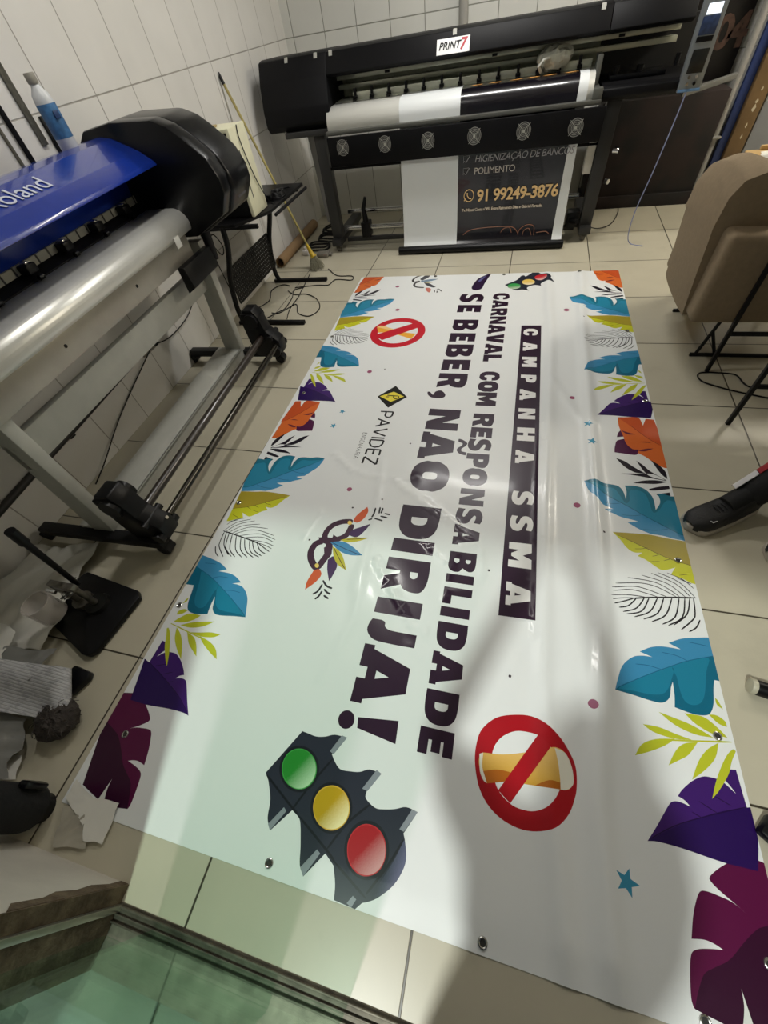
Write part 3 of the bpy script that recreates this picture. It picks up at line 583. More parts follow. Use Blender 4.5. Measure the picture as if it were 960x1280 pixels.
TH = {'P': [[(0, 0), (0, 1)], [(0, 1), (.4, 1), (.55, .9), (.6, .72), (.55, .55), (.4, .45), (0, .45)]], 'A': [[(0, 0), (.38, 1)], [(.38, 1), (.76, 0)], [(.14, .35), (.62, .35)]],
      'V': [[(0, 1), (.36, 0)], [(.36, 0), (.72, 1)]], 'I': [[(0, 0), (0, 1)]], 'D': [[(0, 0), (0, 1)], [(0, 1), (.35, .98), (.6, .8), (.68, .5), (.6, .2), (.35, .02), (0, 0)]],
      'E': [[(0, 0), (0, 1)], [(0, 1), (.5, 1)], [(0, .52), (.45, .52)], [(0, 0), (.5, 0)]], 'Z': [[(0, 1), (.6, 1)], [(.6, 1), (0, 0)], [(0, 0), (.6, 0)]],
      'N': [[(0, 0), (0, 1)], [(0, 1), (.55, 0)], [(.55, 0), (.55, 1)]], 'G': [[(.6, .85), (.35, 1), (.1, .8), (0, .5), (.1, .15), (.35, 0), (.6, .15), (.6, .45), (.35, .45)]],
      'H': [[(0, 0), (0, 1)], [(.55, 0), (.55, 1)], [(0, .5), (.55, .5)]], 'R': [[(0, 0), (0, 1)], [(0, 1), (.4, .97), (.52, .74), (.4, .5), (0, .5)], [(.3, .5), (.56, 0)]]}
def thin(s, y0, x0, h, k, adv, w, col):
    y = y0
    for c in s:
        strokes(col, w, TH[c], lambda u, v: (x0+v*h, y-u*k*h)); y -= (max(p[0] for sg in TH[c] for p in sg)+adv)*k*h
thin('PAVIDEZ', 1.926, -.676, .082, 1.08, .22, .0115, '1a1a1c')
thin('ENGENHARIA', 1.719, -.738, .026, 1.03, .32, .0028, '3a3a3c')

def build_banner():
    V = []; E = []
    def addp(p): V.append(p); return len(V)-1
    def addc(c):
        ids = []
        for p in c:
            q = (round(p[0], 5), round(p[1], 5))
            if ids and (abs(V[ids[-1]][0]-q[0])+abs(V[ids[-1]][1]-q[1])) < 2e-4: continue
            ids.append(addp(q))
        for a, b in zip(ids, ids[1:]+ids[:1]):
            if a != b: E.append((a, b))
    addc([(BX0, BY0), (BX1, BY0), (BX1, BY1), (BX0, BY1)])
    for cs, fn in ITEMS:
        for c in cs: addc(c)
    rnd = random.Random(3)
    nx, ny = 150, 150
    for i in range(nx+1):
        for j in range(ny+1):
            if 0 < i < nx and 0 < j < ny:
                dx = rnd.uniform(-.25, .25)*(BX1-BX0)/nx; dy = rnd.uniform(-.25, .25)*(BY1-BY0)/ny
            else: dx = dy = 0
            V.append((BX0+(BX1-BX0)*i/nx+dx, BY0+(BY1-BY0)*j/ny+dy))
    for cs, fn in ITEMS:   # finer triangles where a print fades from one ink to another
        if fn.__defaults__ and len(fn.__defaults__) > 2:
            q = np.array([p for c in cs for p in c]); mn = q.min(0); mx = q.max(0); st = .006
            for i in range(int((mx[0]-mn[0])/st)):
                for j in range(int((mx[1]-mn[1])/st)): V.append((mn[0]+(i+rnd.random())*st, mn[1]+(j+rnd.random())*st))
    vo, eo, fo, _, _, _ = geometry.delaunay_2d_cdt([Vector(v) for v in V], E, [], 0, 2e-5)
    P = np.array([(v.x, v.y) for v in vo]); F = np.array([f for f in fo if len(f) == 3])
    cen = P[F].mean(axis=1)
    ok = (cen[:, 0] > BX0) & (cen[:, 0] < BX1) & (cen[:, 1] > BY0) & (cen[:, 1] < BY1)
    F = F[ok]; cen = cen[ok]
    colr = np.tile(np.array(lin('e3e6e6')), (len(F), 1))
    for cs, fn in ITEMS:
        allp = np.array([p for c in cs for p in c]); mn = allp.min(0); mx = allp.max(0)
        idx = np.nonzero((cen[:, 0] > mn[0]) & (cen[:, 0] < mx[0]) & (cen[:, 1] > mn[1]) & (cen[:, 1] < mx[1]))[0]
        if not len(idx): continue
        X = cen[idx, 0]; Y = cen[idx, 1]; ins = np.zeros(len(idx), bool)
        many = len(cs) > 2   # separate shapes: union; two contours: shape with holes
        tot = np.zeros(len(idx), bool)
        for c in cs:
            q = np.array(c); a = q; b = np.roll(q, -1, axis=0); cur = np.zeros(len(idx), bool)
            for (x1, y1), (x2, y2) in zip(a, b):
                if y1 == y2: continue
                cond = ((y1 > Y) != (y2 > Y)) & (X < (x2-x1)*(Y-y1)/(y2-y1)+x1); cur ^= cond
            tot ^= cur
        for k in idx[tot]: colr[k] = fn(cen[k, 0], cen[k, 1])
    Z = bh(P[:, 0], P[:, 1]); e = 2e-3
    nz = np.stack([-(bh(P[:, 0]+e, P[:, 1])-bh(P[:, 0]-e, P[:, 1]))/(2*e), -(bh(P[:, 0], P[:, 1]+e)-bh(P[:, 0], P[:, 1]-e))/(2*e), np.ones(len(P))], 1)
    nz /= np.linalg.norm(nz, axis=1)[:, None]
    root = empty('printed_banner', (0, 1.78, 0))
    # make all triangles face up
    A, Bp, Cp = P[F[:, 0]], P[F[:, 1]], P[F[:, 2]]
    cr = (Bp[:, 0]-A[:, 0])*(Cp[:, 1]-A[:, 1])-(Bp[:, 1]-A[:, 1])*(Cp[:, 0]-A[:, 0])
    F[cr < 0] = F[cr < 0][:, ::-1]
    me = bpy.data.meshes.new('vinyl_sheet'); me.from_pydata([(x, y-1.78, z) for (x, y), z in zip(P, Z)], [], [tuple(int(i) for i in f) for f in F])
    at = me.color_attributes.new('ink', 'FLOAT_COLOR', 'CORNER')
    buf = np.ones((len(F), 3, 4)); buf[:, :, :3] = colr[:, None, :]
    at.data.foreach_set('color', buf.ravel().astype(np.float32))
    me.polygons.foreach_set('use_smooth', [True]*len(me.polygons))
    me.normals_split_custom_set_from_vertices([tuple(n) for n in nz])
    m = bpy.data.materials.new('printed_vinyl'); m.use_nodes = True; nt = m.node_tree; b = nt.nodes['Principled BSDF']
    a = nt.nodes.new('ShaderNodeAttribute'); a.attribute_name = 'ink'; nt.links.new(a.outputs['Color'], b.inputs['Base Color'])
    b.inputs['Roughness'].default_value = .33; b.inputs['Specular IOR Level'].default_value = .32; b.inputs['Coat Weight'].default_value = .10; b.inputs['Coat Roughness'].default_value = .1
    me.materials.append(m)
    o = bpy.data.objects.new('vinyl_sheet', me); COL.objects.link(o); o.parent = root
    tag(root, 'large white carnival campaign banner with colourful leaves lying flat on the tiled floor', 'banner')
    eye_m = mat('eyelet_metal', 'c8c8c4', .2, 1.0); hole = mat('eyelet_hole', '2a2826', .7)
    for x, y in [(.142, -.262), (-.513, -.255), (.839, .40), (-1.221, -.046), (-1.299, .478), (-1.289, 1.093), (.84, 1.07), (.856, 2.141), (.672, -.262), (.841, -.12), (.587, 3.823), (-1.264, 2.072), (-1.30, -.235), (.845, 2.9), (-.02, 3.825), (-.62, 3.825), (-1.29, 2.8)]:
        z = float(bh(x, y)); q = B()
        q.tube([(x+.0105*math.cos(k*PI/10), y+.0105*math.sin(k*PI/10), z+.001) for k in range(20)], .0035, 8, closed=True)
        e_ = q.obj('eyelet', eye_m, root); tag(e_, 'small metal eyelet punched through the banner edge')
        B().cyl((x, y, z+.0002), (x, y, z+.0012), .008, seg=14).obj('hole', hole, e_)
    return root
build_banner()
# ---------------------------------------------------------------- doorway, track, glass
render_m = mat('painted_masonry', 'b9b5ab', .75, noise=.08, bump=.3, nscale=5)
S(B().box((-2.44, -.60, -.12), (-.944, -.413, 3.0)).obj('wall_front', render_m, smooth=False))
S(B().box((1.35, -.60, 0), (3.3, -.413, 3.0)).obj('wall_front_right', render_m, smooth=False))
S(B().box((-.944, -.60, 2.18), (1.35, -.413, 3.0)).obj('wall_front_lintel', render_m, smooth=False))
cem = mat('rough_cement', '4a3c2c', .9, noise=.35, bump=.8, nscale=14, bscale=90, col2='6a5c48')
pt = B(); pt.prism([(-.9445, 0), (-.972, .0), (-.968, .06), (-.985, .12), (-.975, .19), (-.99, .25), (-.972, .31), (-.978, .40), (-.9445, .44)], 'y', -.4135, -.4115)
S(pt.obj('trim_4', cem, smooth=False))
jb = B()
jb.prism([(-.4128, 0), (-.4128, 3), (-.6, 3), (-.6, 0)], 'x', -.9445, -.940)
S(jb.obj('trim_5', cem, smooth=False))
alu = mat('brushed_aluminium', 'a9a69c', .35, .9, noise=.1, nscale=30)
alud = mat('dirty_aluminium', '6a655a', .5, .7, noise=.35, nscale=25)
t = B().box((-.94, -.50, -.02), (1.35, -.452, .004), .001)
t.box((-.94, -.462, .004), (1.35, -.457, .016), .001).box((-.94, -.480, .004), (1.35, -.476, .012), .001).box((-.94, -.498, .004), (1.35, -.493, .014), .001)
t.box((-.94, -.60, -.02), (1.35, -.50, -.002))
S(t.obj('trim_1', alud))
S(B().box((-.940, -.474, .0), (-.928, -.456, 2.18), .002).obj('trim_2', alu))
S(B().box((-.2, -.55, 2.14), (1.35, -.46, 2.18), .002).box((-.944, -.55, 2.14), (-.2, -.46, 2.18), .002).obj('trim_3', alu))
def glass_mat():
    m = bpy.data.materials.new('green_glass'); m.use_nodes = True; nt = m.node_tree; L = nt.links; N = nt.nodes.new
    nt.nodes.remove(nt.nodes['Principled BSDF']); out = nt.nodes['Material Output']
    g = N('ShaderNodeNewGeometry'); d = N('ShaderNodeVectorMath'); d.operation = 'DOT_PRODUCT'
    L.new(g.outputs['Incoming'], d.inputs[0]); L.new(g.outputs['Normal'], d.inputs[1])
    a = N('ShaderNodeMath'); a.operation = 'ABSOLUTE'; L.new(d.outputs['Value'], a.inputs[0])
    mx = N('ShaderNodeMath'); mx.operation = 'MAXIMUM'; mx.inputs[1].default_value = .15; L.new(a.outputs[0], mx.inputs[0])
    inv = N('ShaderNodeMath'); inv.operation = 'DIVIDE'; inv.inputs[0].default_value = 1.0; L.new(mx.outputs[0], inv.inputs[1])
    cc = N('ShaderNodeCombineColor')
    for i, v in enumerate((.94, .975, .955)):   # the longer the way through the pane, the greener
        p = N('ShaderNodeMath'); p.operation = 'POWER'; p.inputs[0].default_value = v; L.new(inv.outputs[0], p.inputs[1]); L.new(p.outputs[0], cc.inputs[i])
    tr = N('ShaderNodeBsdfTransparent'); L.new(cc.outputs[0], tr.inputs['Color'])
    gl = N('ShaderNodeBsdfGlossy'); gl.inputs['Roughness'].default_value = .03; gl.inputs['Color'].default_value = (.8, 1, .9, 1)
    om = N('ShaderNodeMath'); om.operation = 'SUBTRACT'; om.inputs[0].default_value = 1.0; om.use_clamp = True; L.new(a.outputs[0], om.inputs[1])
    p5 = N('ShaderNodeMath'); p5.operation = 'POWER'; p5.inputs[1].default_value = 4.5; L.new(om.outputs[0], p5.inputs[0])
    f = N('ShaderNodeMath'); f.operation = 'MULTIPLY_ADD'; f.inputs[1].default_value = .5; f.inputs[2].default_value = .02; L.new(p5.outputs[0], f.inputs[0])
    ms = N('ShaderNodeMixShader'); L.new(f.outputs[0], ms.inputs[0]); L.new(tr.outputs[0], ms.inputs[1]); L.new(gl.outputs[0], ms.inputs[2])
    L.new(ms.outputs[0], out.inputs['Surface'])
    return m
gm = glass_mat()
for n, x0, x1, y in (('door_1', -.80, -.195, -.482), ('door_2', -.938, -.40, -.530)):
    S(B().box((x0, y-.004, .006), (x1, y+.004, 2.15), .0008, seg=1).obj(n, gm))

# ---------------------------------------------------------------- blue sign plotter on its stand
gw = mat('grey_white_paint', 'b4b5ae', .45, noise=.05, nscale=12)
gw2 = mat('pale_powder_coat', 'a9a9a1', .5, noise=.06, nscale=12)
blk = mat('black_plastic', '0a0a0c', .38, noise=.2, nscale=20, spec=.25)
blkg = mat('gloss_black_plastic', '06070b', .28, coat=.06, spec=.3)
blkm = mat('matt_black_metal', '101012', .5, noise=.2, spec=.25)
blue = mat('blue_gloss_shell', '14308c', .22, noise=.12, nscale=3, coat=.5, bump=.15, bscale=300)
silver = mat('satin_silver', 'd2d2cc', .32, .4, noise=.06, nscale=6)
chrome = mat('chrome', 'd0d0d0', .12, 1.0)
rub = mat('rubber', '101010', .8)
white_pl = mat('white_plastic', 'd8d6cc', .4, noise=.04)
RP = empty('sign_plotter', (-1.9, 1.5, 0))
tag(RP, 'long blue and black vinyl plotter on a grey metal stand along the left wall', 'plotter')
Y0, Y1 = .35, 2.40
def part(b, name, m, parent, label=None, **k):
    o = b.obj(name, m, parent, **k)
    if label: o['label'] = label
    return o
c = B(); c.prism([(-1.80, 1.205), (-1.81, 1.222), (-1.875, 1.268), (-2.0, 1.325), (-2.06, 1.335), (-2.17, 1.325), (-2.22, 1.28), (-2.22, 1.10), (-2.14, 1.06), (-2.05, 1.05), (-2.03, 1.19), (-1.86, 1.195)], 'y', Y0, Y1-.02, .004)
part(c, 'shell', blue, RP, 'glossy blue upper shell')
M_ = frame_mat((-1.896, 1.735, 1.2805), (0, 1, 0), (-.895, 0, .42))
q = text('Roland', 'lettering', .118, M_, mat('white_print', 'c4c8d8', .4), RP, extrude=.0008, align='RIGHT'); q['label'] = 'white lettering on the blue shell'
c = B(); c.prism([(-1.99, 1.012), (-1.99, 1.03), (-2.05, 1.06), (-2.05, 1.19), (-2.12, 1.19), (-2.12, .95), (-1.86, .95)], 'y', Y0, Y1)
part(c, 'media_slot', blkm, RP)
c = B(); c.box((-2.045, Y0, 1.058), (-2.030, Y1-.05, 1.092)); part(c, 'scale_strip', tile_mat('pale_scale', '9d9c8e', '1a1a18', 'YZ', (.07, .5), (0, -.2), .008, rough=.5), RP)
for k in range(8):
    y = Y1-.23-k*.24; c = B(); c.box((-2.03, y-.028, 1.055), (-1.975, y+.028, 1.09), .006).cyl((-1.965, y-.012, 1.038), (-1.965, y+.012, 1.038), .011, seg=12)
    f = part(c, 'pinch_roller', blk, RP); part(B().box((-2.02, y-.010, 1.09), (-1.985, y+.010, 1.098), .002), 'clip', chrome, f)
ap = []
for k in range(13):
    a = PI*.62*k/12
    ap.append((-1.835+.08*math.sin(a), .945+.075*math.cos(a)))
ap = [(-1.99, 1.024)] + ap + [(-1.80, .905), (-1.99, .905)]
part(B().prism(ap, 'y', Y0, Y1-.03, .001, seg=1), 'media_apron', silver, RP, 'polished silver front apron', ang=50)
part(B().box((-1.90, Y0, .795), (-1.795, Y1-.1, .905), .004), 'front_panel', mat('bare_steel_panel', 'a8a49a', .35, .5, noise=.12, nscale=5), RP)
for y in (1.2, 1.75): part(B().cyl((-1.796, y, .86), (-1.7935, y, .86), .008, seg=12), 'screw', blkm, RP)
capp = [(-1.98, 1.378), (-1.74, 1.366), (-1.66, 1.335), (-1.60, 1.29), (-1.50, 1.20), (-1.465, 1.12), (-1.462, 1.05), (-1.52, .955), (-1.74, .862), (-1.95, .86), (-2.24, .93), (-2.26, 1.10), (-2.24, 1.30), (-2.16, 1.36)]
e0 = B().prism(capp, 'y', Y1+.02, Y1+.27, .022, seg=3)
e0.prism([(x*.96-.07, z*.98+.03) for x, z in capp], 'y', Y1-.07, Y1+.03, .01)
ec = part(e0, 'end_cap', blkg, RP, 'rounded black end cover')
part(B().box((-1.60, Y1+.09, 1.00), (-1.486, Y1+.19, 1.015), .003, M=None), 'button_panel', mat('grey_button_panel', '55545a', .4), ec)
part(B().tube([(-1.80, Y1+.10, .88), (-1.80, Y1+.09, .70)], [.034, .026], 16), 'drain_bottle_holder', blk, ec)
part(B().prism([(-1.80, .80), (-1.80, .66), (-1.74, .69), (-1.755, .80)], 'y', Y1-.30, Y1+.02, .006), 'support_bracket', blk, RP)
part(B().box((-1.756, Y1-.27, .885), (-1.753, Y1-.22, .935), .0005), 'sticker', mat('sticker_paper', 'dcdcd8', .6), RP, 'small white sticker')
for y in (.78, 2.42):
    c = B(); c.prism([(-1.96, .10), (-1.83, .10), (-1.80, .83), (-1.90, .83)], 'y', y-.03, y+.03, .004)
    part(c, 'leg', gw2, RP)
for y in (.735, 2.437):
    c = B(); c.box((-2.30, y-.03, .055), (-1.53, y+.03, .105), .006); f = part(c, 'foot', blkm, RP)
    for x in (-2.27, -1.515):
        w = B(); w.cyl((x-.035, y-.028, .036), (x-.035, y+.028, .036), .034, seg=22).box((x-.06, y-.034, .03), (x-.01, y+.034, .062), .006).cyl((x-.035, y-.031, .036), (x-.035, y+.031, .036), .009, seg=10)
        part(w, 'castor', rub, f)
part(B().box((-1.915, .75, .56), (-1.875, 2.42, .695), .004), 'cross_beam', gw, RP)
part(B().box((-2.03, .75, .11), (-1.83, 2.42, .130), .004).box((-1.84, .75, .06), (-1.83, 2.42, .130)), 'lower_beam', gw2, RP)
part(B().tube([(-1.60, .80, .235), (-1.60, 2.36, .235)], .023, 18), 'take_up_tube', mat('brown_black_tube', '2b241f', .3, coat=.3), RP)
part(B().tube([(-1.505, .84, .18), (-1.505, 2.40, .18)], .019, 18), 'tension_bar', mat('dark_steel_bar', '3b3833', .2, .8), RP, 'thin shiny tension bar')
for y, s in ((.78, 1), (2.40, -1)):
    c = B(); c.prism([(-1.71, .38), (-1.67, .43), (-1.60, .43), (-1.57, .38), (-1.55, .28), (-1.475, .21), (-1.475, .12), (-1.53, .085), (-1.68, .105), (-1.70, .2)], 'y', y-.05, y+.05, .008)
    c.box((-1.69, y-.062, .30), (-1.60, y+.062, .41), .008).cyl((-1.53, y-.07, .235), (-1.53, y+.07, .235), .02, seg=12)
    c.cyl((-1.625, y-.07, .36), (-1.625, y+.07, .36), .048, seg=22).cyl((-1.505, y-.075, .15), (-1.505, y+.075, .15), .03, seg=16)
    f = part(c, 'take_up_motor', blk, RP)
    part(B().cyl((-1.487, y+.02, .205), (-1.470, y+.02, .215), .008, seg=10), 'knob', chrome, f)
RP.rotation_euler.z = .035

# bottle standing on top of the plotter
bo = empty('cleaner_bottle', (-2.12, 2.14, 1.33)); tag(bo, 'white bottle with a blue label standing on the blue plotter', 'bottle')
Mb = Matrix.Translation((-2.12, 2.14, 1.325))
part(B().lathe([(.001, 0), (.038, 0), (.041, .006), (.041, .165), (.036, .19), (.020, .212), (.018, .222), (.001, .222)], Mb), 'body', mat('bottle_plastic', 'c9ccce', .35), bo)
part(B().lathe([(.0415, .045), (.0418, .047), (.0418, .158), (.0415, .160)], Mb), 'label', mat('blue_label', '3f6f9c', .45, noise=.3, nscale=40), bo, 'blue and white paper label')
part(B().lathe([(.001, .222), (.021, .222), (.022, .225), (.022, .252), (.020, .256), (.001, .256)], Mb, seg=22), 'cap', mat('bottle_cap', '8e8b80', .5), bo)
part(B().box((-2.082, 2.115, 1.435), (-2.076, 2.145, 1.462), .002, M=None), 'brand_mark', mat('mark_dark_blue', '1c3a66', .5), bo)

# ---------------------------------------------------------------- black large-format printer at the back
LP = empty('wide_format_printer', (-.55, 4.7, 0))
tag(LP, 'large black wide-format printer standing in front of the tiled back wall', 'printer')
bkp = mat('black_sheet_metal', '0b0b0e', .5, noise=.15, nscale=9, spec=.18)
bkd = mat('dark_grey_panel', '2c2c2c', .5)
steel = mat('zinc_rail', 'cfd2c2', .3, .45, noise=.08, nscale=12)
cover = [(4.55, 1.245), (4.53, 1.26), (4.60, 1.375), (4.66, 1.385), (5.02, 1.375), (5.06, 1.30), (5.06, 1.235), (4.6, 1.235)]
part(B().prism(cover, 'x', -1.60, .50, .005), 'top_cover', bkp, LP)
c = B().prism([(4.50, .955), (4.46, 1.0), (4.47, 1.10), (4.528, 1.26), (4.60, 1.376), (4.66, 1.386), (5.04, 1.376), (5.06, 1.34), (5.06, .955)], 'x', -2.21, -1.60, .012)
lh = part(c, 'left_housing', bkp, LP)
part(B().box((-2.05, 4.46, .915), (-1.62, 4.95, .955), .004), 'bottom_plate', bkd, lh)
c = B().prism(cover, 'x', .505, 1.02, .005)
part(c, 'service_cover', bkp, LP)
part(B().prism([(4.46, .915), (4.42, .94), (4.42, .985), (4.46, 1.0), (4.95, 1.0), (4.95, .915)], 'x', .50, 1.12, .008), 'right_housing', bkp, LP)
part(B().box((.50, 4.94, 1.0), (1.14, 5.04, 1.25)), 'capping_back', bkd, LP)
c = B(); c.cyl((.62, 4.66, 1.03), (.62, 4.66, 1.07), .02).cyl((.78, 4.66, 1.03), (.78, 4.66, 1.06), .025).box((.58, 4.6, 1.0), (.95, 4.75, 1.03), .006).cyl((1.0, 4.6, 1.04), (1.0, 4.6, 1.10), .016)
part(c, 'capping_station', blkg, LP)
part(B().box((-1.60, 4.93, .98), (.50, 4.96, 1.24)), 'back_plate', mat('dull_zinc', 'c0c4b0', .4, .2, noise=.15), LP)
part(B().box((-1.60, 4.80, 1.135), (1.0, 4.88, 1.165), .002).box((-1.60, 4.78, 1.195), (1.0, 4.84, 1.225), .003), 'guide_rail', steel, LP, 'bright steel guide rail')
part(B().box((-1.60, 4.66, 1.065), (.50, 4.93, 1.08), .002).box((-1.44, 4.68, 1.08), (.44, 4.70, 1.125), .002), 'platen', steel, LP)
for k in range(13):
    x = -1.42+k*.148; c = B(); c.box((x-.018, 4.655, 1.085), (x+.018, 4.685, 1.105), .004).cyl((x-.015, 4.645, 1.082), (x+.015, 4.645, 1.082), .012, seg=12).box((x-.010, 4.665, 1.105), (x+.010, 4.70, 1.15), .003)
    part(c, 'pinch_roller', blk, LP)
for x in (-1.15, -.28, .62): part(B().box((x-.02, 4.77, 1.20), (x+.02, 4.79, 1.215), .002), 'sensor', blk, LP)
app = [(4.66, 1.078)] + [(4.53-.10*math.sin(PI/2*k/10), .975+.10*math.cos(PI/2*k/10)) for k in range(11)] + [(4.43, .93), (4.47, .93), (4.66, 1.05)]
part(B().prism(app, 'x', -1.63, .465, .0005, seg=1), 'media_apron', mat('pale_apron_metal', 'dadad4', .33, .12), LP, 'curved silver front apron', ang=50)
part(B().box((-1.64, 4.385, .915), (.53, 4.44, .942), .003).box((.465, 4.40, .94), (.53, 4.66, 1.00), .004).box((.465, 4.55, .98), (.50, 4.70, 1.15), .004), 'trim_bar', mat('mid_grey_metal', '6c6d68', .4, .5), LP)
part(B().box((-1.625, 4.345, .715), (.575, 4.372, .91), .004), 'dryer_panel', bkp, LP)
gr = mat('fan_grille_wire', 'c4c4bc', .35, .6)
for x, z in ((-1.49, .842), (-1.114, .836), (-.748, .828), (-.373, .826), (.005, .824), (.384, .812)):
    c = B(); y = 4.340
    for r in (.052, .041, .030, .019): c.tube([(x+r*math.cos(k*PI/14), y, z+r*math.sin(k*PI/14)) for k in range(28)], .0011, 5, closed=True)
    for k in range(4): a = PI/4+k*PI/2; c.tube([(x+.008*math.cos(a), y, z+.008*math.sin(a)), (x+.062*math.cos(a), y, z+.062*math.sin(a))], .0016, 5)
    c.cyl((x, y-.002, z), (x, y+.001, z), .010, seg=14)
    f = part(c, 'fan_grille', gr, LP)
    part(B().cyl((x, 4.343, z), (x, 4.3455, z), .054, seg=28), 'fan', mat('fan_plastic', '4a4a48', .5, noise=.2, nscale=60), f)
c = B(); part(B().box((-1.80, 4.50, .10), (-1.70, 4.60, .93), .004), 'leg', mat('charcoal_leg', '2c2c2c', .5), LP)
part(B().box((.59, 4.50, .10), (.69, 4.60, .93), .004), 'leg', MATS['charcoal_leg'], LP)
for x in (-1.75, .64):
    c = B(); c.box((x-.05, 4.44, .06), (x+.05, 5.25, .12), .006); f = part(c, 'foot', MATS['charcoal_leg'], LP)
    for y in (4.50, 5.18):
        w = B(); w.cyl((x-.018, y, .034), (x+.018, y, .034), .033, seg=20).prism([(x-.028, .03), (x-.028, .064), (x+.028, .064), (x+.028, .03)], 'y', y-.018, y+.018, .003)
        part(w, 'castor', mat('castor_grey', '5c5a52', .4), f)
part(B().box((-1.70, 4.52, .66), (.59, 4.54, .68), .002), 'cross_rod', bkp, LP)
part(B().tube([(-1.68, 4.62, .165), (.56, 4.62, .165)], .022, 18), 'take_up_tube', chrome, LP, 'shiny steel take-up tube')
part(B().tube([(-1.68, 4.76, .27), (.56, 4.76, .27)], .018, 18), 'guide_tube', chrome, LP)
part(B().box((-1.68, 4.60, .05), (.56, 4.64, .085), .003), 'floor_rail', bkd, LP)
part(B().box((-1.50, 4.56, .09), (-1.41, 4.68, .22), .01).tube([(-1.45, 4.6, .22), (-1.46, 4.6, .33), (-1.43, 4.61, .42)], [.03, .022, .014], 10), 'take_up_motor', blk, LP)
part(B().box((.47, 4.50, .10), (.58, 4.62, .22), .01).cyl((.50, 4.5, .16), (.56, 4.46, .16), .02), 'take_up_motor', blk, LP)
part(B().box((.52, 4.52, .48), (.585, 4.60, .72), .006), 'control_box', white_pl, LP, 'cream control box on the right leg')
part(B().cyl((.72, 4.52, .62), (.76, 4.50, .62), .022, seg=14), 'lock_knob', chrome, LP)
part(B().cyl((.72, 4.53, .42), (.74, 4.51, .42), .018, seg=14), 'lock_knob', chrome, LP)
# carriage wrapped in film
rn = random.Random(5)
c = B(); c.sphere((.17, 4.68, 1.155), .10, 22, sc=(1.25, .75, .72))
for v in c.bm.verts: v.co += Vector((rn.uniform(-1, 1), rn.uniform(-1, 1), rn.uniform(-1, 1)))*.009
film = mat('crumpled_film', 'd2d4c6', .18, noise=.25, nscale=20, coat=.5)
part(c, 'print_carriage', film, LP, 'print head carriage under crumpled clear film', ang=20)
part(B().tube([(.08, 4.60, 1.10), (.06, 4.58, 1.13), (.09, 4.57, 1.165), (.13, 4.58, 1.17)], .012, 10), 'ink_hose', mat('white_hose', 'd6d6cc', .4), LP)
# control panel
cpm = mat('panel_silver', '8e9498', .35, .5)
c = B(); c.prism([(1.02, .925), (1.16, .925), (1.15, 1.42), (1.015, 1.42)], 'y', 4.40, 4.45, .004); cp = part(c, 'control_panel', cpm, LP, 'upright silver control panel')
part(B().box((1.045, 4.396, 1.27), (1.125, 4.401, 1.315), .001), 'screen', mat('lit_screen', 'e8eef4', .3, emit='dfe9f5', estr=1.2), cp, 'glowing white screen')
part(B().box((1.035, 4.396, 1.185), (1.13, 4.401, 1.265), .001), 'keypad', mat('navy_keypad', '2a3a5c', .4, noise=.4, nscale=50), cp)
part(B().box((1.035, 4.396, 1.155), (1.13, 4.401, 1.18), .001), 'dark_strip', blk, cp)
part(B().box((1.04, 4.396, 1.015), (1.135, 4.401, 1.125), .001), 'display', mat('lcd_dark', '1c1d1c', .25), cp)
part(B().box((1.022, 4.396, .926), (1.158, 4.401, .940), .001), 'blue_edge', mat('blue_edge', '5f84ac', .4), cp)
for x, z, m_ in ((1.065, .998, chrome), (1.11, .998, chrome), (1.065, .965, chrome), (1.11, .965, blk)): part(B().cyl((x, 4.402, z), (x, 4.390, z), .009, seg=14), 'button', m_, cp)
part(B().prism([(1.10, 4.55), (1.55, 5.00), (1.55, 5.06), (1.10, 4.62)], 'z', .875, .905, .003), 'side_shelf', mat('grey_shelf', '6a6a66', .5), LP)
# sign plate and small tags on the cover
ny = Vector((0, -.854, .52)); uy = Vector((0, .52, .854))
def on_cover(x, t): return Vector((x, 4.53+.07*t, 1.26+.115*t)) + Vector((0, -.854, .52))*.003
def plate(name, x0, x1, t0, t1, m, label=None):
    a, b_, c_, d_ = on_cover(x0, t0), on_cover(x1, t0), on_cover(x1, t1), on_cover(x0, t1); n = Vector((0, -.854, .52))*.0025
    q = B(); q.add([a, b_, c_, d_, a-n*1.2, b_-n*1.2, c_-n*1.2, d_-n*1.2], [(0, 1, 2, 3), (4, 7, 6, 5), (0, 4, 5, 1), (1, 5, 6, 2), (2, 6, 7, 3), (3, 7, 4, 0)])
    return part(q, name, m, LP, label, smooth=False)
sp = plate('sign_plate', -.70, -.455, .05, .70, mat('sign_white', 'e8e8e8', .4), 'white plate with the printer name')
M_ = frame_mat(on_cover(-.685, .25)+Vector((0, -.854, .52))*.001, (1, 0, 0), uy)
q = text('PRINT', 'lettering', .058, M_, blk, sp, extrude=.0006, shear=.25, bold=.0012)
M_ = frame_mat(on_cover(-.528, .18)+Vector((0, -.854, .52))*.001, (1, 0, 0), uy)
q = text('7', 'numeral', .088, M_, mat('sign_red', 'b01c30', .4), sp, extrude=.0006, shear=.2, bold=.003)
q['label'] = 'red numeral'
for x in (-1.95, -1.69, -1.56, -.57, .44): plate('tag', x-.014, x+.014, .80, 1.05, mat('tag_silver', 'a8a8a0', .4))

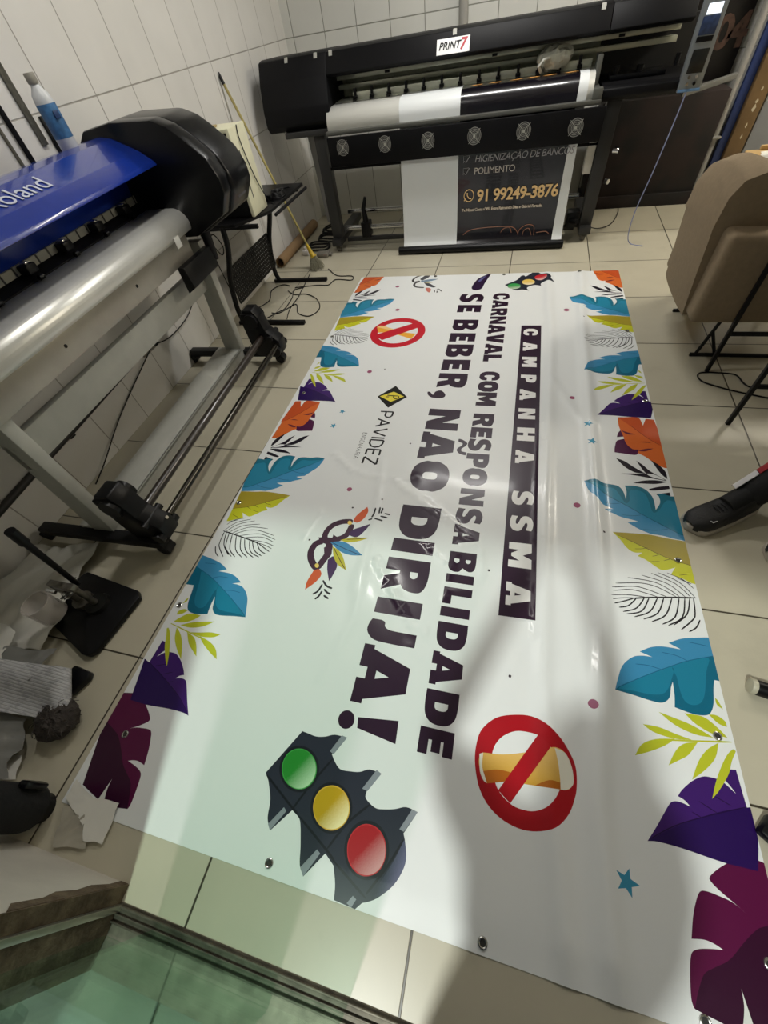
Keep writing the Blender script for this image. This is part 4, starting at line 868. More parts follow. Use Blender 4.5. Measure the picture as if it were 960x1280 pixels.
# media hanging from the printer
MD = empty('printed_media_sheet', (-.3, 4.42, .05)); tag(MD, 'white and black printed vinyl sheet hanging down from the wide-format printer', 'print sheet')
prof = [(4.66, 1.0815)] + [(4.53-.1035*math.sin(PI/2*k/10), .975+.1035*math.cos(PI/2*k/10)) for k in range(11)] + [(4.425, .90), (4.40, .86), (4.384, .80), (4.382, .6), (4.392, .4), (4.388, .2), (4.375, .10), (4.352, .066)]
def strip(x0, x1, m, name, lab=None):
    n = len(prof)-1
    def f(u, v):
        i = min(int(u*n), n-1); t = u*n-i; y = prof[i][0]*(1-t)+prof[i+1][0]*t; z = prof[i][1]*(1-t)+prof[i+1][1]*t
        x = x0+(x1-x0)*v; h = max(0, .7-z)
        return (x-.03*h*(1-v if x0 < -.9 else 0)+(.03*h if x1 > .4 and v > .5 else 0), y+.006*math.sin(x*7)*h, z)
    b = B(); b.grid(f, n*2, 8, thick=.0008); return part(b, name, m, MD, lab)
media_w = mat('media_white', 'dfe3e4', .4); media_k = mat('media_black_print', '120f16', .22, noise=.25, nscale=4, coat=.4)
strip(-.995, -.50, media_w, 'blank_strip', 'unprinted white left part')
strip(-.50, .36, media_k, 'printed_area', 'glossy black printed part')
strip(.36, .425, media_w, 'white_margin', 'narrow white right margin')
gold = mat('gold_print', 'e0bd84', .4); sil = mat('silver_print', '9c9a9c', .4); flame = mat('flame_print', 'd89a50', .4, noise=.5, nscale=30)
def mtext(s, name, size, x, z, m, **k):
    return text(s, name, size, frame_mat((x, 4.3785, z), (1, 0, 0), (0, .01, 1)), m, MD, extrude=.0004, **k)
mtext('HIGIENIZAÇÃO DE BANCOS', 'lettering', .064, -.365, .655, sil, shear=.2, spacing=.93)
mtext('POLIMENTO', 'lettering', .064, -.365, .575, mat('pale_print', 'c4bcb4', .4), spacing=.93)
mtext('91 99249-3876', 'phone_number', .118, -.33, .385, gold, bold=.003, spacing=.94)
mtext('Tv. Miguel Costa n°491 Entre Raimundo Dias e Gabriel Furtado.', 'address_line', .031, -.46, .315, mat('cream_print', 'd6c8b4', .4), bold=.0006, spacing=.88)
c = B(); c.tube([(-.40+.042*math.cos(k*PI/10), 4.3785, .43+.042*math.sin(k*PI/10)) for k in range(20)], .0035, 5, closed=True)
c.tube([(-.415, 4.378, .45), (-.413, 4.378, .43), (-.398, 4.378, .41), (-.38, 4.378, .408)], [.006, .004, .004, .006], 6).tube([(-.44, 4.378, .395), (-.428, 4.378, .41)], .004, 5)
part(c, 'phone_icon', gold, MD)
for z in (.67, .59):
    c = B(); c.tube([(-.45, 4.378, z), (-.435, 4.378, z-.012), (-.405, 4.378, z+.03)], .003, 5).tube([(-.455, 4.378, z-.012), (-.455, 4.378, z+.032), (-.41, 4.378, z+.032)], .0018, 5); part(c, 'tick_mark', sil, MD)
cl = mat('car_line_print', '8a5c44', .4)
c = B()
for pl_ in ([(-.44, .13), (-.38, .165), (-.25, .18), (-.05, .18), (.02, .165), (.06, .12)], [(-.45, .11), (-.2, .12), (.05, .105)], [(.06, .10), (.07, .15), (.13, .185), (.19, .17), (.20, .10)], [(.10, .10), (.11, .14), (.15, .155), (.18, .10)], [(.22, .12), (.30, .125), (.335, .10)], [(-.1, .13), (-.07, .165), (-.02, .17), (0, .13)]):
    c.tube(path3([(x, 4.380, z) for x, z in pl_], 5), .0032, 5)
part(c, 'car_drawing', cl, MD)
c = B()
for x in (-.44, -.30, -.14, -.02, .10, .25):
    q = [(x+dx, 4.562+dy, 1.0815) for dx, dy in ((0, 0), (.03, -.012), (.07, -.008), (.10, .004), (.08, .016), (.03, .014))]
    c.add([(a, b_, z+.0008) for a, b_, z in q]+q, [(0, 1, 2, 3, 4, 5), (11, 10, 9, 8, 7, 6)]+[(i, i+6, (i+1) % 6+6, (i+1) % 6) for i in range(6)])
part(c, 'flame_lettering', flame, MD, 'orange printed shapes on top', smooth=False)
o = B().tube([(-1.065, 4.345, .034), (-1.06, 4.345, .034), (.462, 4.345, .034), (.467, 4.345, .034)], [.028, .033, .033, .028], 24).obj('media_weight_tube', blk)
tag(o, 'black tube lying on the floor along the bottom of the printed sheet', 'tube')
# ---------------------------------------------------------------- small desk with old computer
DK = empty('metal_desk', (-2.0, 3.4, 0)); tag(DK, 'small black metal desk with a perforated panel between the two machines', 'desk')
part(B().prism([(-2.32, 2.95), (-1.90, 2.95), (-1.73, 3.20), (-1.71, 3.84), (-2.32, 3.90)], 'z', .725, .745, .004), 'desktop', blk, DK)
part(B().tube([(-1.715, 3.24, .705), (-1.700, 3.86, .705)], .011, 10), 'edge_bar', blkm, DK)
for y in (3.0, 3.80):
    c = B(); c.box((-2.22, y-.02, .0), (-1.665 if y > 3.5 else -1.60, y+.02, .028), .004)
    pts = path3([(-2.17, y, .02), (-2.19, y, .12), (-2.15, y, .35), (-2.06, y, .58), (-2.04, y, .73)], 5)
    c.tube(pts, .021, 10).box((-2.25, y-.012, .70), (-1.75, y+.012, .726), .003); part(c, 'leg', blkm, DK)
c = B(); ym, zm = 3.4, .3
nx, nz = 26, 9
def pf(y, z): return (-2.13-.06*(.45-z), y, z)
# perforated panel: frame of strips with square holes
for i in range(nx+1): y = 3.02+.76*i/nx; c.box((-2.150, y-.0095, .17), (-2.146, y+.0095, .42))
for j in range(nz+1): z = .17+.25*j/nz; c.box((-2.1505, 3.02, z-.008), (-2.1455, 3.78, z+.008))
part(c, 'perforated_panel', blkm, DK, smooth=False)
PC = empty('computer_tower', (-1.9, 3.2, .745)); tag(PC, 'old cream and black computer tower standing on the black desk', 'computer')
cream = mat('aged_cream_plastic', 'd6d4b8', .45, noise=.05)
part(B().box((-2.16, 3.075, .75), (-1.812, 3.285, 1.19), .006), 'case', blkm, PC)
fb = part(B().box((-1.812, 3.065, .747), (-1.785, 3.295, 1.212), .008), 'front_bezel', cream, PC, 'cream front bezel')
part(B().box((-2.17, 3.07, 1.19), (-1.80, 3.29, 1.210), .005), 'top_cover', cream, PC, 'cream top cover')
part(B().box((-1.7865, 3.12, .84), (-1.784, 3.13, 1.10), .0005), 'groove', bkd, fb)
part(B().box((-2.02, 3.10, 1.210), (-1.93, 3.20, 1.222), .003).cyl((-1.97, 3.14, 1.22), (-1.97, 3.14, 1.236), .008), 'top_bracket', mat('tan_plastic', 'a89468', .5), PC)
o = B().tube(path3([(-1.782, 3.18, 1.21), (-1.778, 3.16, 1.15), (-1.776, 3.19, 1.0), (-1.775, 3.24, .88), (-1.76, 3.30, .765), (-1.75, 3.36, .752)]), .0035, 6).obj('computer_cable', blk); tag(o, 'thin black cable running down the cream computer front', 'cable')
c = B()
for k in range(4):
    c.tube([(-1.80+(.062-.004*k)*math.cos(a*PI/10), 3.52+(.055)*math.sin(a*PI/10), .752+.008*k+.004*math.sin(a)) for a in range(20)], .0055, 6, closed=True)
c.tube(path3([(-1.86, 3.55, .76), (-1.90, 3.62, .755), (-1.85, 3.70, .752), (-1.78, 3.72, .752)]), .005, 6)
o = c.obj('coiled_cable', blk); tag(o, 'coil of black cable lying on the black desk behind the computer', 'cable')
o = B().box((-1.88, 3.40, .746), (-1.80, 3.45, .785), .008).tube(path3([(-1.80, 3.425, .765), (-1.765, 3.41, .76), (-1.74, 3.43, .752)]), .004, 6).obj('power_adapter', blk); tag(o, 'black power adapter lying on the black desk', 'adapter')
# broom leaning on the left wall
BR = empty('broom', (-1.89, 4.08, 0)); tag(BR, 'broom with a long wooden handle and yellow socket leaning in the corner', 'broom')
top = Vector((-2.325, 4.13, 1.36)); bot = Vector((-1.90, 4.10, .13))
part(B().tube([top, bot], .010, 12), 'handle', mat('olive_wood', 'a5985c', .6, noise=.15), BR)
part(B().tube([top+Vector((-.001, 0, .03)), top, top+(bot-top)*.03], [.004, .012, .012], 10), 'tip', blk, BR)
part(B().tube([bot+Vector((-.03, 0, .085)), bot, bot+Vector((.018, -.006, -.03))], [.013, .022, .034], 16), 'socket', mat('yellow_socket', 'c8a92c', .4), BR, 'yellow plastic socket')
c = B(); rn = random.Random(2)
for k in range(170):
    a = rn.uniform(0, 2*PI); r = math.sqrt(rn.random())
    p0 = bot+Vector((.016+r*.026*math.cos(a), -.006+r*.026*math.sin(a), -.025)); p1 = Vector((-1.862+r*.075*math.cos(a), 4.085+r*.09*math.sin(a), .003+.012*rn.random()))
    c.tube([p0, (p0+p1)/2+Vector((.010*math.cos(a), .010*math.sin(a), 0)), p1], .0018, 4)
o = part(c, 'bristles', mat('grey_bristles', '8f8c78', .7), BR); o['kind'] = 'stuff'
o = B().ring((-2.288, 4.13, .048), (-2.288, 5.20, .048), .047, .039).obj('cardboard_tube', mat('kraft_cardboard', '8a6f4e', .8, noise=.1)); tag(o, 'brown cardboard tube lying on the floor against the left wall', 'tube')
# cables on the floor
def cable(name, pts, r, label, m=blk, g=None, z=None):
    if name == 'floor_cable': g = 'thin black cables on the floor by the desk'
    if name == 'wall_cable': g = 'cables at the wall socket'
    P3 = [(p[0], p[1], (p[2] if len(p) > 2 else r+.0005)) for p in pts]
    o = B().tube(path3(P3, 6), r, 6).obj(name, m); tag(o, label, 'cable', g); return o
cable('floor_cable', [(-1.736, 4.054), (-1.592, 3.896), (-1.435, 3.875), (-1.415, 3.79), (-1.578, 3.81), (-1.621, 3.70), (-1.74, 3.70), (-1.95, 3.66)], .004, 'thin black cable looping past the desk foot towards the banner')
cable('floor_cable', [(-1.991, 3.181), (-1.911, 3.18), (-1.814, 3.332), (-1.734, 3.178), (-1.606, 3.122), (-1.555, 3.246), (-1.635, 3.417), (-1.779, 3.523), (-1.90, 3.52), (-2.0, 3.60)], .004, 'thin black cable in a round loop between the two desk feet')
cable('floor_cable', [(-1.857, 3.659), (-1.935, 3.608), (-1.90, 3.45), (-1.888, 3.251, .009), (-1.93, 3.18, .009), (-2.0, 3.09)], .0038, 'thin black cable running straight under the desk towards the plotter')
cable('floor_cable', [(-1.90, 3.96), (-1.86, 3.606), (-1.835, 3.448, .012), (-1.84, 3.25), (-1.80, 3.08)], .0038, 'thin black cable beside the broom bristles running to the plotter')
cable('floor_cable', [(-2.237, 3.16), (-2.186, 3.256), (-2.115, 3.404), (-2.18, 3.618), (-2.11, 3.725), (-2.02, 3.70)], .004, 'thin black cable bunched by the left wall under the desk')
cable('hanging_cable', [(-2.02, 2.78, .9), (-2.06, 2.82, .72), (-2.02, 2.84, .60), (-1.97, 2.82, .66), (-2.0, 2.80, .74), (-2.07, 2.82, .64), (-2.06, 2.84, .3), (-2.05, 2.86, .004)], .004, 'black cable hanging in a coil behind the plotter end cover')
# clutter of hoses in the corner
rn = random.Random(11)
for k, (cx, cy, ra, rb, lab) in enumerate([(-2.02, 4.60, .12, .10, 'black hose coil nearest the broom'), (-1.98, 4.84, .13, .10, 'black hose coil nearest the printer leg'), (-2.02, 5.08, .12, .10, 'black hose coil deepest in the corner')]):
    c = B()
    for j in range(2):
        c.tube([(cx+ra*(1-.08*j)*math.cos(a*PI/12), cy+rb*(1-.05*j)*math.sin(a*PI/12)+.01*j, .012+.02*j+.006*math.sin(3*a*PI/12+k)) for a in range(24)], .009, 8, closed=True)
    o = c.obj('hose_coil', rub); tag(o, lab, 'hose', 'black hose coils in the corner')
o = B().box((-1.96, 4.33, 0), (-1.83, 4.43, .04), .012, M=None).box((-1.83, 4.36, .01), (-1.80, 4.40, .03), .005).obj('foot_pedal', mat('pedal_grey', '77736a', .5)); tag(o, 'grey foot pedal on the floor in front of the printer leg', 'pedal')
o = B().box((-2.15, 4.40, 0), (-2.08, 4.47, .05), .01).cyl((-2.115, 4.435, .05), (-2.115, 4.435, .075), .016).obj('ink_jar', mat('jar_white', 'c8c4c0', .3)); tag(o, 'small white jar among the hoses in the corner', 'jar')

# things on the left wall
def wall_rail(y, z0, w, d, m, label):
    o = B().box((-2.338, y-w/2, z0), (-2.338+d, y+w/2, z0+.85), .002).obj('metal_rail', m); tag(o, label, 'rail', 'rails hanging on the left wall'); return o
wall_rail(2.215, 1.345, .035, .012, mat('steel_rule', '6b6a62', .4, .6, noise=.25, nscale=60), 'grey steel rule hanging on the wall nearest the bottle')
wall_rail(2.085, 1.26, .022, .014, blkm, 'black rail hanging on the wall beside the steel rule')
wall_rail(2.02, 1.26, .014, .010, mat('thin_grey_rail', '7a7768', .5, .4), 'thinnest grey rail hanging leftmost on the wall')
o = B().box((-2.338, 2.27, 1.30), (-2.325, 2.30, 1.44), .003).box((-2.325, 2.265, 1.35), (-2.315, 2.305, 1.37), .003).obj('wall_clip', blkm); tag(o, 'black clip bracket on the wall behind the bottle', 'bracket')
o = B().tube([(-2.31, .55, .275), (-2.31, 1.98, .35)], .020, 14).box((-2.34, 1.2, .28), (-2.30, 1.24, .34), .004).obj('drain_pipe', mat('grimy_black_pipe', '242220', .5, noise=.4)); tag(o, 'black pipe along the left wall under the plotter', 'pipe')
OU = empty('wall_outlet', (-2.33, 2.06, .33)); tag(OU, 'grimy grey socket on the left wall under the plotter', 'socket')
part(B().box((-2.34, 1.99, .30), (-2.322, 2.16, .40), .005), 'plate', mat('outlet_grey', '8d897c', .5, noise=.2), OU)
part(B().cyl((-2.325, 2.04, .36), (-2.30, 2.04, .36), .017).cyl((-2.325, 2.11, .34), (-2.29, 2.11, .34), .019), 'plug', blk, OU)
cable('wall_cable', [(-2.30, 2.05, .33), (-2.325, 1.75, .22), (-2.32, 1.50, .14), (-2.30, 1.25, .05), (-2.29, 1.10, .006)], .004, 'black cable hanging from the wall socket down to the floor')
cable('wall_cable', [(-2.30, 2.11, .33), (-2.325, 2.30, .28), (-2.32, 2.55, .30), (-2.30, 2.75, .40)], .004, 'black cable running from the wall socket towards the desk')
for pts in ([(-2.336, 4.479, .934), (-2.336, 4.877, .900)], [(-2.336, 4.30, .816), (-2.336, 4.598, .800)]): pass

# ---------------------------------------------------------------- eyelet press on a black base
PR = empty('eyelet_press', (-1.72, .37, 0)); tag(PR, 'manual eyelet press with a long black lever on a black base plate', 'press')
c = B(); c.prism([(-1.93, .30), (-1.89, .52), (-1.87, .545), (-1.53, .50), (-1.50, .47), (-1.545, .20), (-1.57, .18), (-1.60, .18)], 'z', .004, .034, .006); part(c, 'base_plate', blk, PR)
for x, y in ((-1.88, .33), (-1.86, .50), (-1.56, .46), (-1.59, .22)): part(B().cyl((x, y, 0), (x, y, .006), .012), 'rubber_foot', rub, PR)
part(B().cyl((-1.76, .40, .03), (-1.76, .40, .06), .045).box((-1.80, .385, .05), (-1.765, .415, .22), .006).box((-1.80, .385, .19), (-1.66, .415, .225), .006).cyl((-1.68, .40, .06), (-1.68, .40, .20), .014), 'frame', mat('worn_steel', '77736a', .35, .8, noise=.3, nscale=40), PR)
part(B().cyl((-1.68, .40, .034), (-1.68, .40, .055), .055, .05, seg=26), 'die', mat('dark_die', '2a2a28', .3, .6), PR)
part(B().tube([(-1.735, .44, .15), (-1.66, .45, .565)], [.011, .014], 14).tube([(-1.672, .4485, .50), (-1.658, .4505, .58)], .019, 14), 'lever', blk, PR, 'long black lever')
part(B().cyl((-1.77, .375, .12), (-1.77, .455, .12), .010).cyl((-1.74, .37, .17), (-1.74, .46, .17), .008).cyl((-1.80, .38, .16), (-1.84, .38, .17), .009), 'bolt', chrome, PR)
cupm = bpy.data.materials.new('clear_plastic'); cupm.use_nodes = True
b_ = cupm.node_tree.nodes['Principled BSDF']; b_.inputs['Base Color'].default_value = (.55, .5, .46, 1); b_.inputs['Alpha'].default_value = .45; b_.inputs['Roughness'].default_value = .15
c = B(); c.lathe([(.058, 0), (.058, .11), (.055, .11), (.055, .004), (.001, .004), (.001, 0)], Matrix.Translation((-1.80, .305, .10)), seg=24)
part(c, 'clear_cup', cupm, PR, 'clear plastic hopper')

# ---------------------------------------------------------------- paper heap
pm = [mat('paper_a', 'cbc9c0', .7, noise=.04), mat('paper_b', 'd4d2ca', .7, noise=.04), mat('paper_grey', '7c7c78', .7, noise=.1)]
def crumple(name, quad, z, amp, m, label, seed=0, n=16, fold=0, th=.0012, cat='paper'):
    a, b_, c_, d_ = [Vector((*p, 0)) for p in quad]; rn = random.Random(seed)
    wv = [(rn.uniform(2, 9), rn.uniform(2, 9), rn.uniform(0, 6), rn.uniform(.3, 1)) for _ in range(6)]
    def f(u, v):
        p = (a*(1-u)+b_*u)*(1-v)+(d_*(1-u)+c_*u)*v
        h = sum(q[3]*abs(math.sin(q[0]*u*2+q[1]*v*2+q[2])) for q in wv)/3
        k_ = min(1, (a-c_).length/.5)**2; return (p.x+.02*k_*math.sin(9*v+seed), p.y+.015*k_*math.sin(8*u+seed), z+amp*h+fold*max(0, u-.7)**1.2)
    o = B().grid(f, n, n, thick=th).obj(name, m, ang=60); tag(o, label, cat, {'paper_sheet': 'loose paper sheets', 'tape_scrap': 'scraps at the banner corner'}.get(name)); return o
crumple('plastic_sheet', [(-2.30, .62), (-1.93, .70), (-1.80, .15), (-2.3, .0)], .004, .05, pm[0], 'crumpled pale plastic sheet spread beside the press base', 1, 22)
crumple('paper_sheet', [(-2.30, .20), (-1.93, .20), (-1.75, -.10), (-2.28, -.22)], .075, .035, pm[1], 'crumpled white paper on top of the plastic sheet', 2, 16)
crumple('paper_sheet', [(-1.93, .13), (-1.64, .165), (-1.66, .03), (-1.90, .02)], .09, .012, pm[2], 'small curled grey paper near the press base', 7, 12, fold=.12)
crumple('paper_sheet', [(-2.2, -.05), (-1.62, -.08), (-1.56, -.26), (-2.1, -.36)], .03, .02, pm[2], 'grey torn paper lying at the front of the heap', 4, 14)
crumple('paper_scrap', [(-1.75, -.22), (-1.58, -.20), (-1.55, -.27), (-1.72, -.30)], .012, .008, pm[1], 'small white scrap at the front of the heap', 5, 8)
# newspaper bent into an open loop
def news(u, v):
    # v along the width, u along the bent profile
    if u < .62: x = -2.10+.50*u/.62; z = .135+.012*math.sin(6*v)+.01*math.sin(9*u)
    else:
        a = (u-.62)/.38*PI*1.25; x = -1.60+.055*math.sin(a); z = .135-.033+.033*math.cos(a)
    sx = (x+1.60)*.2
    return (x+.10*v, .085-.17*v+sx*.3+.03*u, z-.05*v)
nw = B().grid(news, 30, 8, thick=.004)
npm = tile_mat('newsprint', 'b4b4b6', 'a4a4a6', 'XY', (.5, .011), (0, 0), .003, rough=.8, noise=.06, stain=('77777c', 26, .5, .6, .5))
o = nw.obj('newspaper', npm, ang=60); tag(o, 'folded newspaper with a bent rounded edge on the paper heap', 'newspaper')
c = B(); c.prism([(-1.60, .135), (-1.51, .125), (-1.50, .10), (-1.535, .03), (-1.63, .04)], 'z', .0, .035, .008); o = c.obj('black_box', blkg); tag(o, 'small black box behind the newspaper edge', 'box')
# bundle of dark swarf / rag
c = B(); c.sphere((-1.50, -.06, .052), .062, 26, sc=(1.25, 1.25, .8)); rn = random.Random(9)
for v in c.bm.verts: v.co += Vector((rn.gauss(0, 1), rn.gauss(0, 1), rn.gauss(0, .7)))*.005
for k in range(150):
    a = rn.uniform(0, 2*PI); t_ = rn.uniform(.1, 1.3); p = Vector((-1.50+.078*math.cos(a)*math.sin(t_), -.06+.078*math.sin(a)*math.sin(t_), .052+.05*math.cos(t_)))
    d = Vector((rn.uniform(-1, 1), rn.uniform(-1, 1), rn.uniform(-.3, .4)))*.018
    q_ = p+d; q_.z = max(q_.z, .004); r_ = p+d*1.6+Vector((0, 0, -.012)); r_.z = max(r_.z, .004); c.tube([p, q_, r_], .0013, 4)
o = c.obj('fuzzy_rag', mat('fuzzy_brown_grey', '3a3430', .9, noise=.5, nscale=50, bump=1.0, bscale=150)); tag(o, 'fuzzy dark grey brown rag ball on the tiles beside the banner', 'rag')
# black roll standing in the front corner
BK = empty('black_fabric_roll', (-1.40, -.325, 0)); tag(BK, 'tall black fabric roll standing upright beside the door wall', 'roll')
bkf = mat('black_fabric', '08080a', .85, noise=.3, nscale=30, bump=.4)
c = B(); c.lathe([(.001, .045), (.05, .045), (.066, .055), (.070, .075), (.071, 1.5), (.06, 1.51), (.001, 1.51)], Matrix.Translation((-1.385, -.318, 0)), seg=30); part(c, 'roll', bkf, BK)
part(B().lathe([(.001, 0), (.045, 0), (.045, .046), (.001, .046)], Matrix.Translation((-1.385, -.318, 0))), 'core', blk, BK)
part(B().box((-1.36, -.255, .10), (-1.325, -.235, .19), .006), 'clip', blkg, BK)
# scraps of white tape at the banner corner
crumple('tape_scrap', [(-1.31, -.215), (-1.17, -.26), (-1.19, -.32), (-1.31, -.27)], .010, .004, pm[1], 'white paper scrap stuck over the banner corner', 21, 10)
crumple('tape_scrap', [(-1.24, -.25), (-1.10, -.235), (-1.085, -.345), (-1.16, -.355)], .012, .002, pm[1], 'flat white paper scrap below the maroon leaf', 22, 10)
crumple('tape_scrap', [(-1.30, -.29), (-1.18, -.28), (-1.14, -.37), (-1.26, -.395)], .006, .009, mat('dirty_tape', 'a39e90', .5, noise=.2), 'dirty crumpled plastic scrap by the door wall', 23, 12)
# ---------------------------------------------------------------- armchair
fab = mat('beige_fabric', '85745c', .9, noise=.06, nscale=40, bump=.5, bscale=500)
AC = empty('armchair', (1.4, 2.85, 0)); tag(AC, 'beige upholstered armchair on black metal sled legs seen from its back', 'armchair')
part(B().prism([(1.02, .275), (1.80, .275), (1.80, .66), (1.02, .71)], 'y', 2.48, 2.63, .032, seg=4), 'armrest', fab, AC)
part(B().prism([(1.02, .275), (1.80, .275), (1.80, .66), (1.02, .71)], 'y', 3.10, 3.24, .032, seg=4), 'armrest', fab, AC)
part(B().box((1.10, 2.625, .27), (1.80, 3.105, .46), .035, seg=4), 'seat', fab, AC)
c = B()
def backf(u, v):
    y = 2.60+.53*v; e = 1-abs(2*v-1)**3
    prof_ = [(1.00, .27), (.975, .5), (.955, .72), (.965, .84), (1.00, .905), (1.07, .93), (1.16, .90), (1.22, .80), (1.22, .6), (1.22, .3)]
    k = u*9; i = min(int(k), 8); t = k-i; x = prof_[i][0]*(1-t)+prof_[i+1][0]*t; z = prof_[i][1]*(1-t)+prof_[i+1][1]*t
    return (x+.012*(1-e), y, z-(.0 if z < .72 else .09*max(0, v-.45)**1.0*1.3+.02*(1-e)))
c.grid(backf, 27, 14); 
top_ = [backf(i/27, 0) for i in range(28)]; bot_ = [backf(i/27, 1) for i in range(28)]
c.add(top_, [tuple(range(28))]); c.add(bot_, [tuple(range(28))[::-1]])
bmesh.ops.remove_doubles(c.bm, verts=c.bm.verts[:], dist=1e-5)
part(c, 'backrest', fab, AC, ang=50)
for y in (2.62, 3.17):
    c = B(); c.box((1.165, y-.009, 0), (1.74, y+.009, .018), .002)
    c.tube([(1.195, y, .01), (1.245, y, .28)], .010, 8).tube([(1.30, y, .01), (1.225, y, .155)], .009, 8).tube([(1.735, y, .01), (1.69, y, .28)], .010, 8)
    part(c, 'leg', blkm, AC)
# tall thin table frame in front of the armchair (mostly outside the view)
TB = empty('side_table', (1.6, 2.2, 0)); tag(TB, 'black metal side table with thin legs in front of the armchair', 'table')
for x, y in ((1.228, 2.456), (1.228, 1.98), (1.95, 2.456), (1.95, 1.98)): part(B().box((x-.010, y-.010, 0), (x+.010, y+.010, .72), .002), 'leg', blkm, TB)
part(B().box((1.228, 2.448, .225), (1.95, 2.464, .245), .002).box((1.228, 1.972, .225), (1.95, 1.988, .245), .002), 'stretcher', blkm, TB)
part(B().box((1.215, 1.96, .72), (1.965, 2.475, .745), .004), 'tabletop', mat('dark_top', '2a2622', .5), TB)
cable('chair_cable', [(1.60, 2.17), (1.473, 2.211), (1.423, 2.228), (1.31, 2.27), (1.248, 2.302), (1.186, 2.343), (1.169, 2.394), (1.186, 2.43), (1.225, 2.4395, .0045), (1.278, 2.438), (1.349, 2.43), (1.376, 2.405), (1.389, 2.339), (1.42, 2.302), (1.499, 2.307), (1.62, 2.33)], .0042, 'black cable looping on the tiles under the side table leg')
# wooden worktable behind the armchair
wd = mat('pale_pine', 'c8a56c', .6, noise=.12, nscale=6)
WT = empty('worktable', (1.7, 3.7, 0)); tag(WT, 'pale wooden worktable behind the armchair with paper on it', 'table')
part(B().box((1.29, 3.28, .75), (2.4, 3.52, .78), .004), 'tabletop', wd, WT)
for x, y in ((1.42, 3.32), (2.34, 3.32), (1.42, 3.48), (2.34, 3.48)): part(B().box((x-.03, y-.03, 0), (x+.03, y+.03, .75), .004), 'leg', wd, WT)
part(B().box((1.36, 3.50, .78), (2.4, 3.52, .80), .003), 'back_rail', wd, WT)
crumple('paper_sheet', [(1.33, 3.30), (1.58, 3.30), (1.60, 3.44), (1.34, 3.45)], .782, .003, mat('bright_paper', 'e2e0d6', .6), 'white paper sheet lying on the pine worktable', 31, 8)
MG = empty('mug', (1.40, 3.37, .79)); tag(MG, 'white mug standing on the paper on the worktable', 'mug')
Mm = Matrix.Translation((1.40, 3.37, .788))
part(B().lathe([(.001, 0), (.034, 0), (.038, .01), (.040, .09), (.037, .09), (.035, .012), (.001, .012)], Mm), 'cup', white_pl, MG)
part(B().tube(path3([(1.438, 3.37, .86), (1.465, 3.37, .85), (1.465, 3.37, .82), (1.437, 3.37, .81)]), .005, 8), 'handle', white_pl, MG)
# right rear corner: pipe, blue panel, plank, grey panel, dark poster
o = B().tube([(1.70, 5.46, 0), (1.70, 5.46, 2.6)], .030, 18).obj('vertical_pipe', mat('pipe_white', '9c9a94', .5)); tag(o, 'white pipe standing vertically in the right rear corner', 'pipe')
for z in (.45, .62, .9): pass
o = B().box((1.66, 5.40, .44), (1.74, 5.50, .455), .003).box((1.66, 5.5, .44), (1.74, 5.62, .455), .003).obj('pipe_clamp', MATS['pipe_white']); tag(o, 'small clamp holding the white vertical pipe', 'clamp')
bp_ = mat('blue_panel', '26386a', .5, noise=.1)
o = B().box((1.745, 5.42, 0), (1.81, 5.46, 2.5), .003).obj('blue_board', bp_); tag(o, 'dark blue board standing between pipe and wooden plank', 'board')
PK = empty('door_plank', (1.88, 5.42, 0)); tag(PK, 'tall brown wooden plank with peeled white patches standing at the right', 'plank')
brw = mat('brown_wood', '6e5636', .6, noise=.25, nscale=5)
part(B().box((1.815, 5.38, 0), (1.945, 5.46, 2.5), .006), 'board', brw, PK)
c = B(); rn = random.Random(4)
for k in range(16):
    z = .45+k*.075+rn.uniform(-.02, .02); w = rn.uniform(.006, .016); h = rn.uniform(.015, .045)
    c.prism([(1.89-w, z), (1.89+w*.3, z-h*.4), (1.89+w, z+h*.4), (1.89, z+h)], 'y', 5.3785, 5.3805)
part(c, 'peeled_paint', mat('peeled_white', 'c4b89c', .8), PK, 'peeled pale paint patches', smooth=False)
o = B().box((1.96, 5.40, 0), (2.75, 5.44, 2.5), .003).obj('grey_sheet', mat('grey_panel', '8d8f92', .4, noise=.04)); tag(o, 'pale grey panel standing beside the peeled wooden plank', 'panel')
PO = empty('dark_poster', (1.15, 5.57, 0)); tag(PO, 'dark poster board with brown printed characters leaning on the back wall', 'poster')
dk = mat('dark_poster_print', '0f0c0d', .45, noise=.3, nscale=3)
part(B().box((.62, 5.575, .80), (1.66, 5.60, 2.3), .003), 'board', dk, PO)
tx = text('104', 'lettering', .26, frame_mat((1.32, 5.572, .985), (1, 0, 0), (0, 0, 1)), mat('brown_print', '4a352b', .5, noise=.5, nscale=20), PO, bold=.008, spacing=.85)
tx2 = text('64', 'lettering', .26, frame_mat((1.34, 5.572, 1.24), (1, 0, 0), (0, 0, 1)), MATS['brown_print'], PO, bold=.006, spacing=.85)
rb = mat('dark_red_brown', '241814', .8, noise=.5, nscale=4, col2='120e0c')
o = B().box((.66, 5.28, .01), (1.64, 5.60, .78), .01).box((.64, 5.26, .0), (1.66, 5.61, .10), .004).obj('dark_crate', rb); tag(o, 'dark reddish brown crate against the back wall beside the printer', 'crate')
cable('panel_cable', [(1.08, 4.40, .925), (1.07, 4.40, .80), (1.03, 4.38, .50), (.99, 4.37, .25), (.99, 4.36, .08), (1.03, 4.36, .006), (1.12, 4.3, .004)], .0042, 'pale blue cable hanging from the printer control panel to the floor', mat('pale_blue_cable', '8088ac', .5))
cable('printer_cable', [(.70, 4.62, .06), (.80, 4.70, .02), (.92, 4.85), (1.0, 5.1), (1.02, 5.24)], .004, 'black cable on the tiles between the printer foot and the crate')
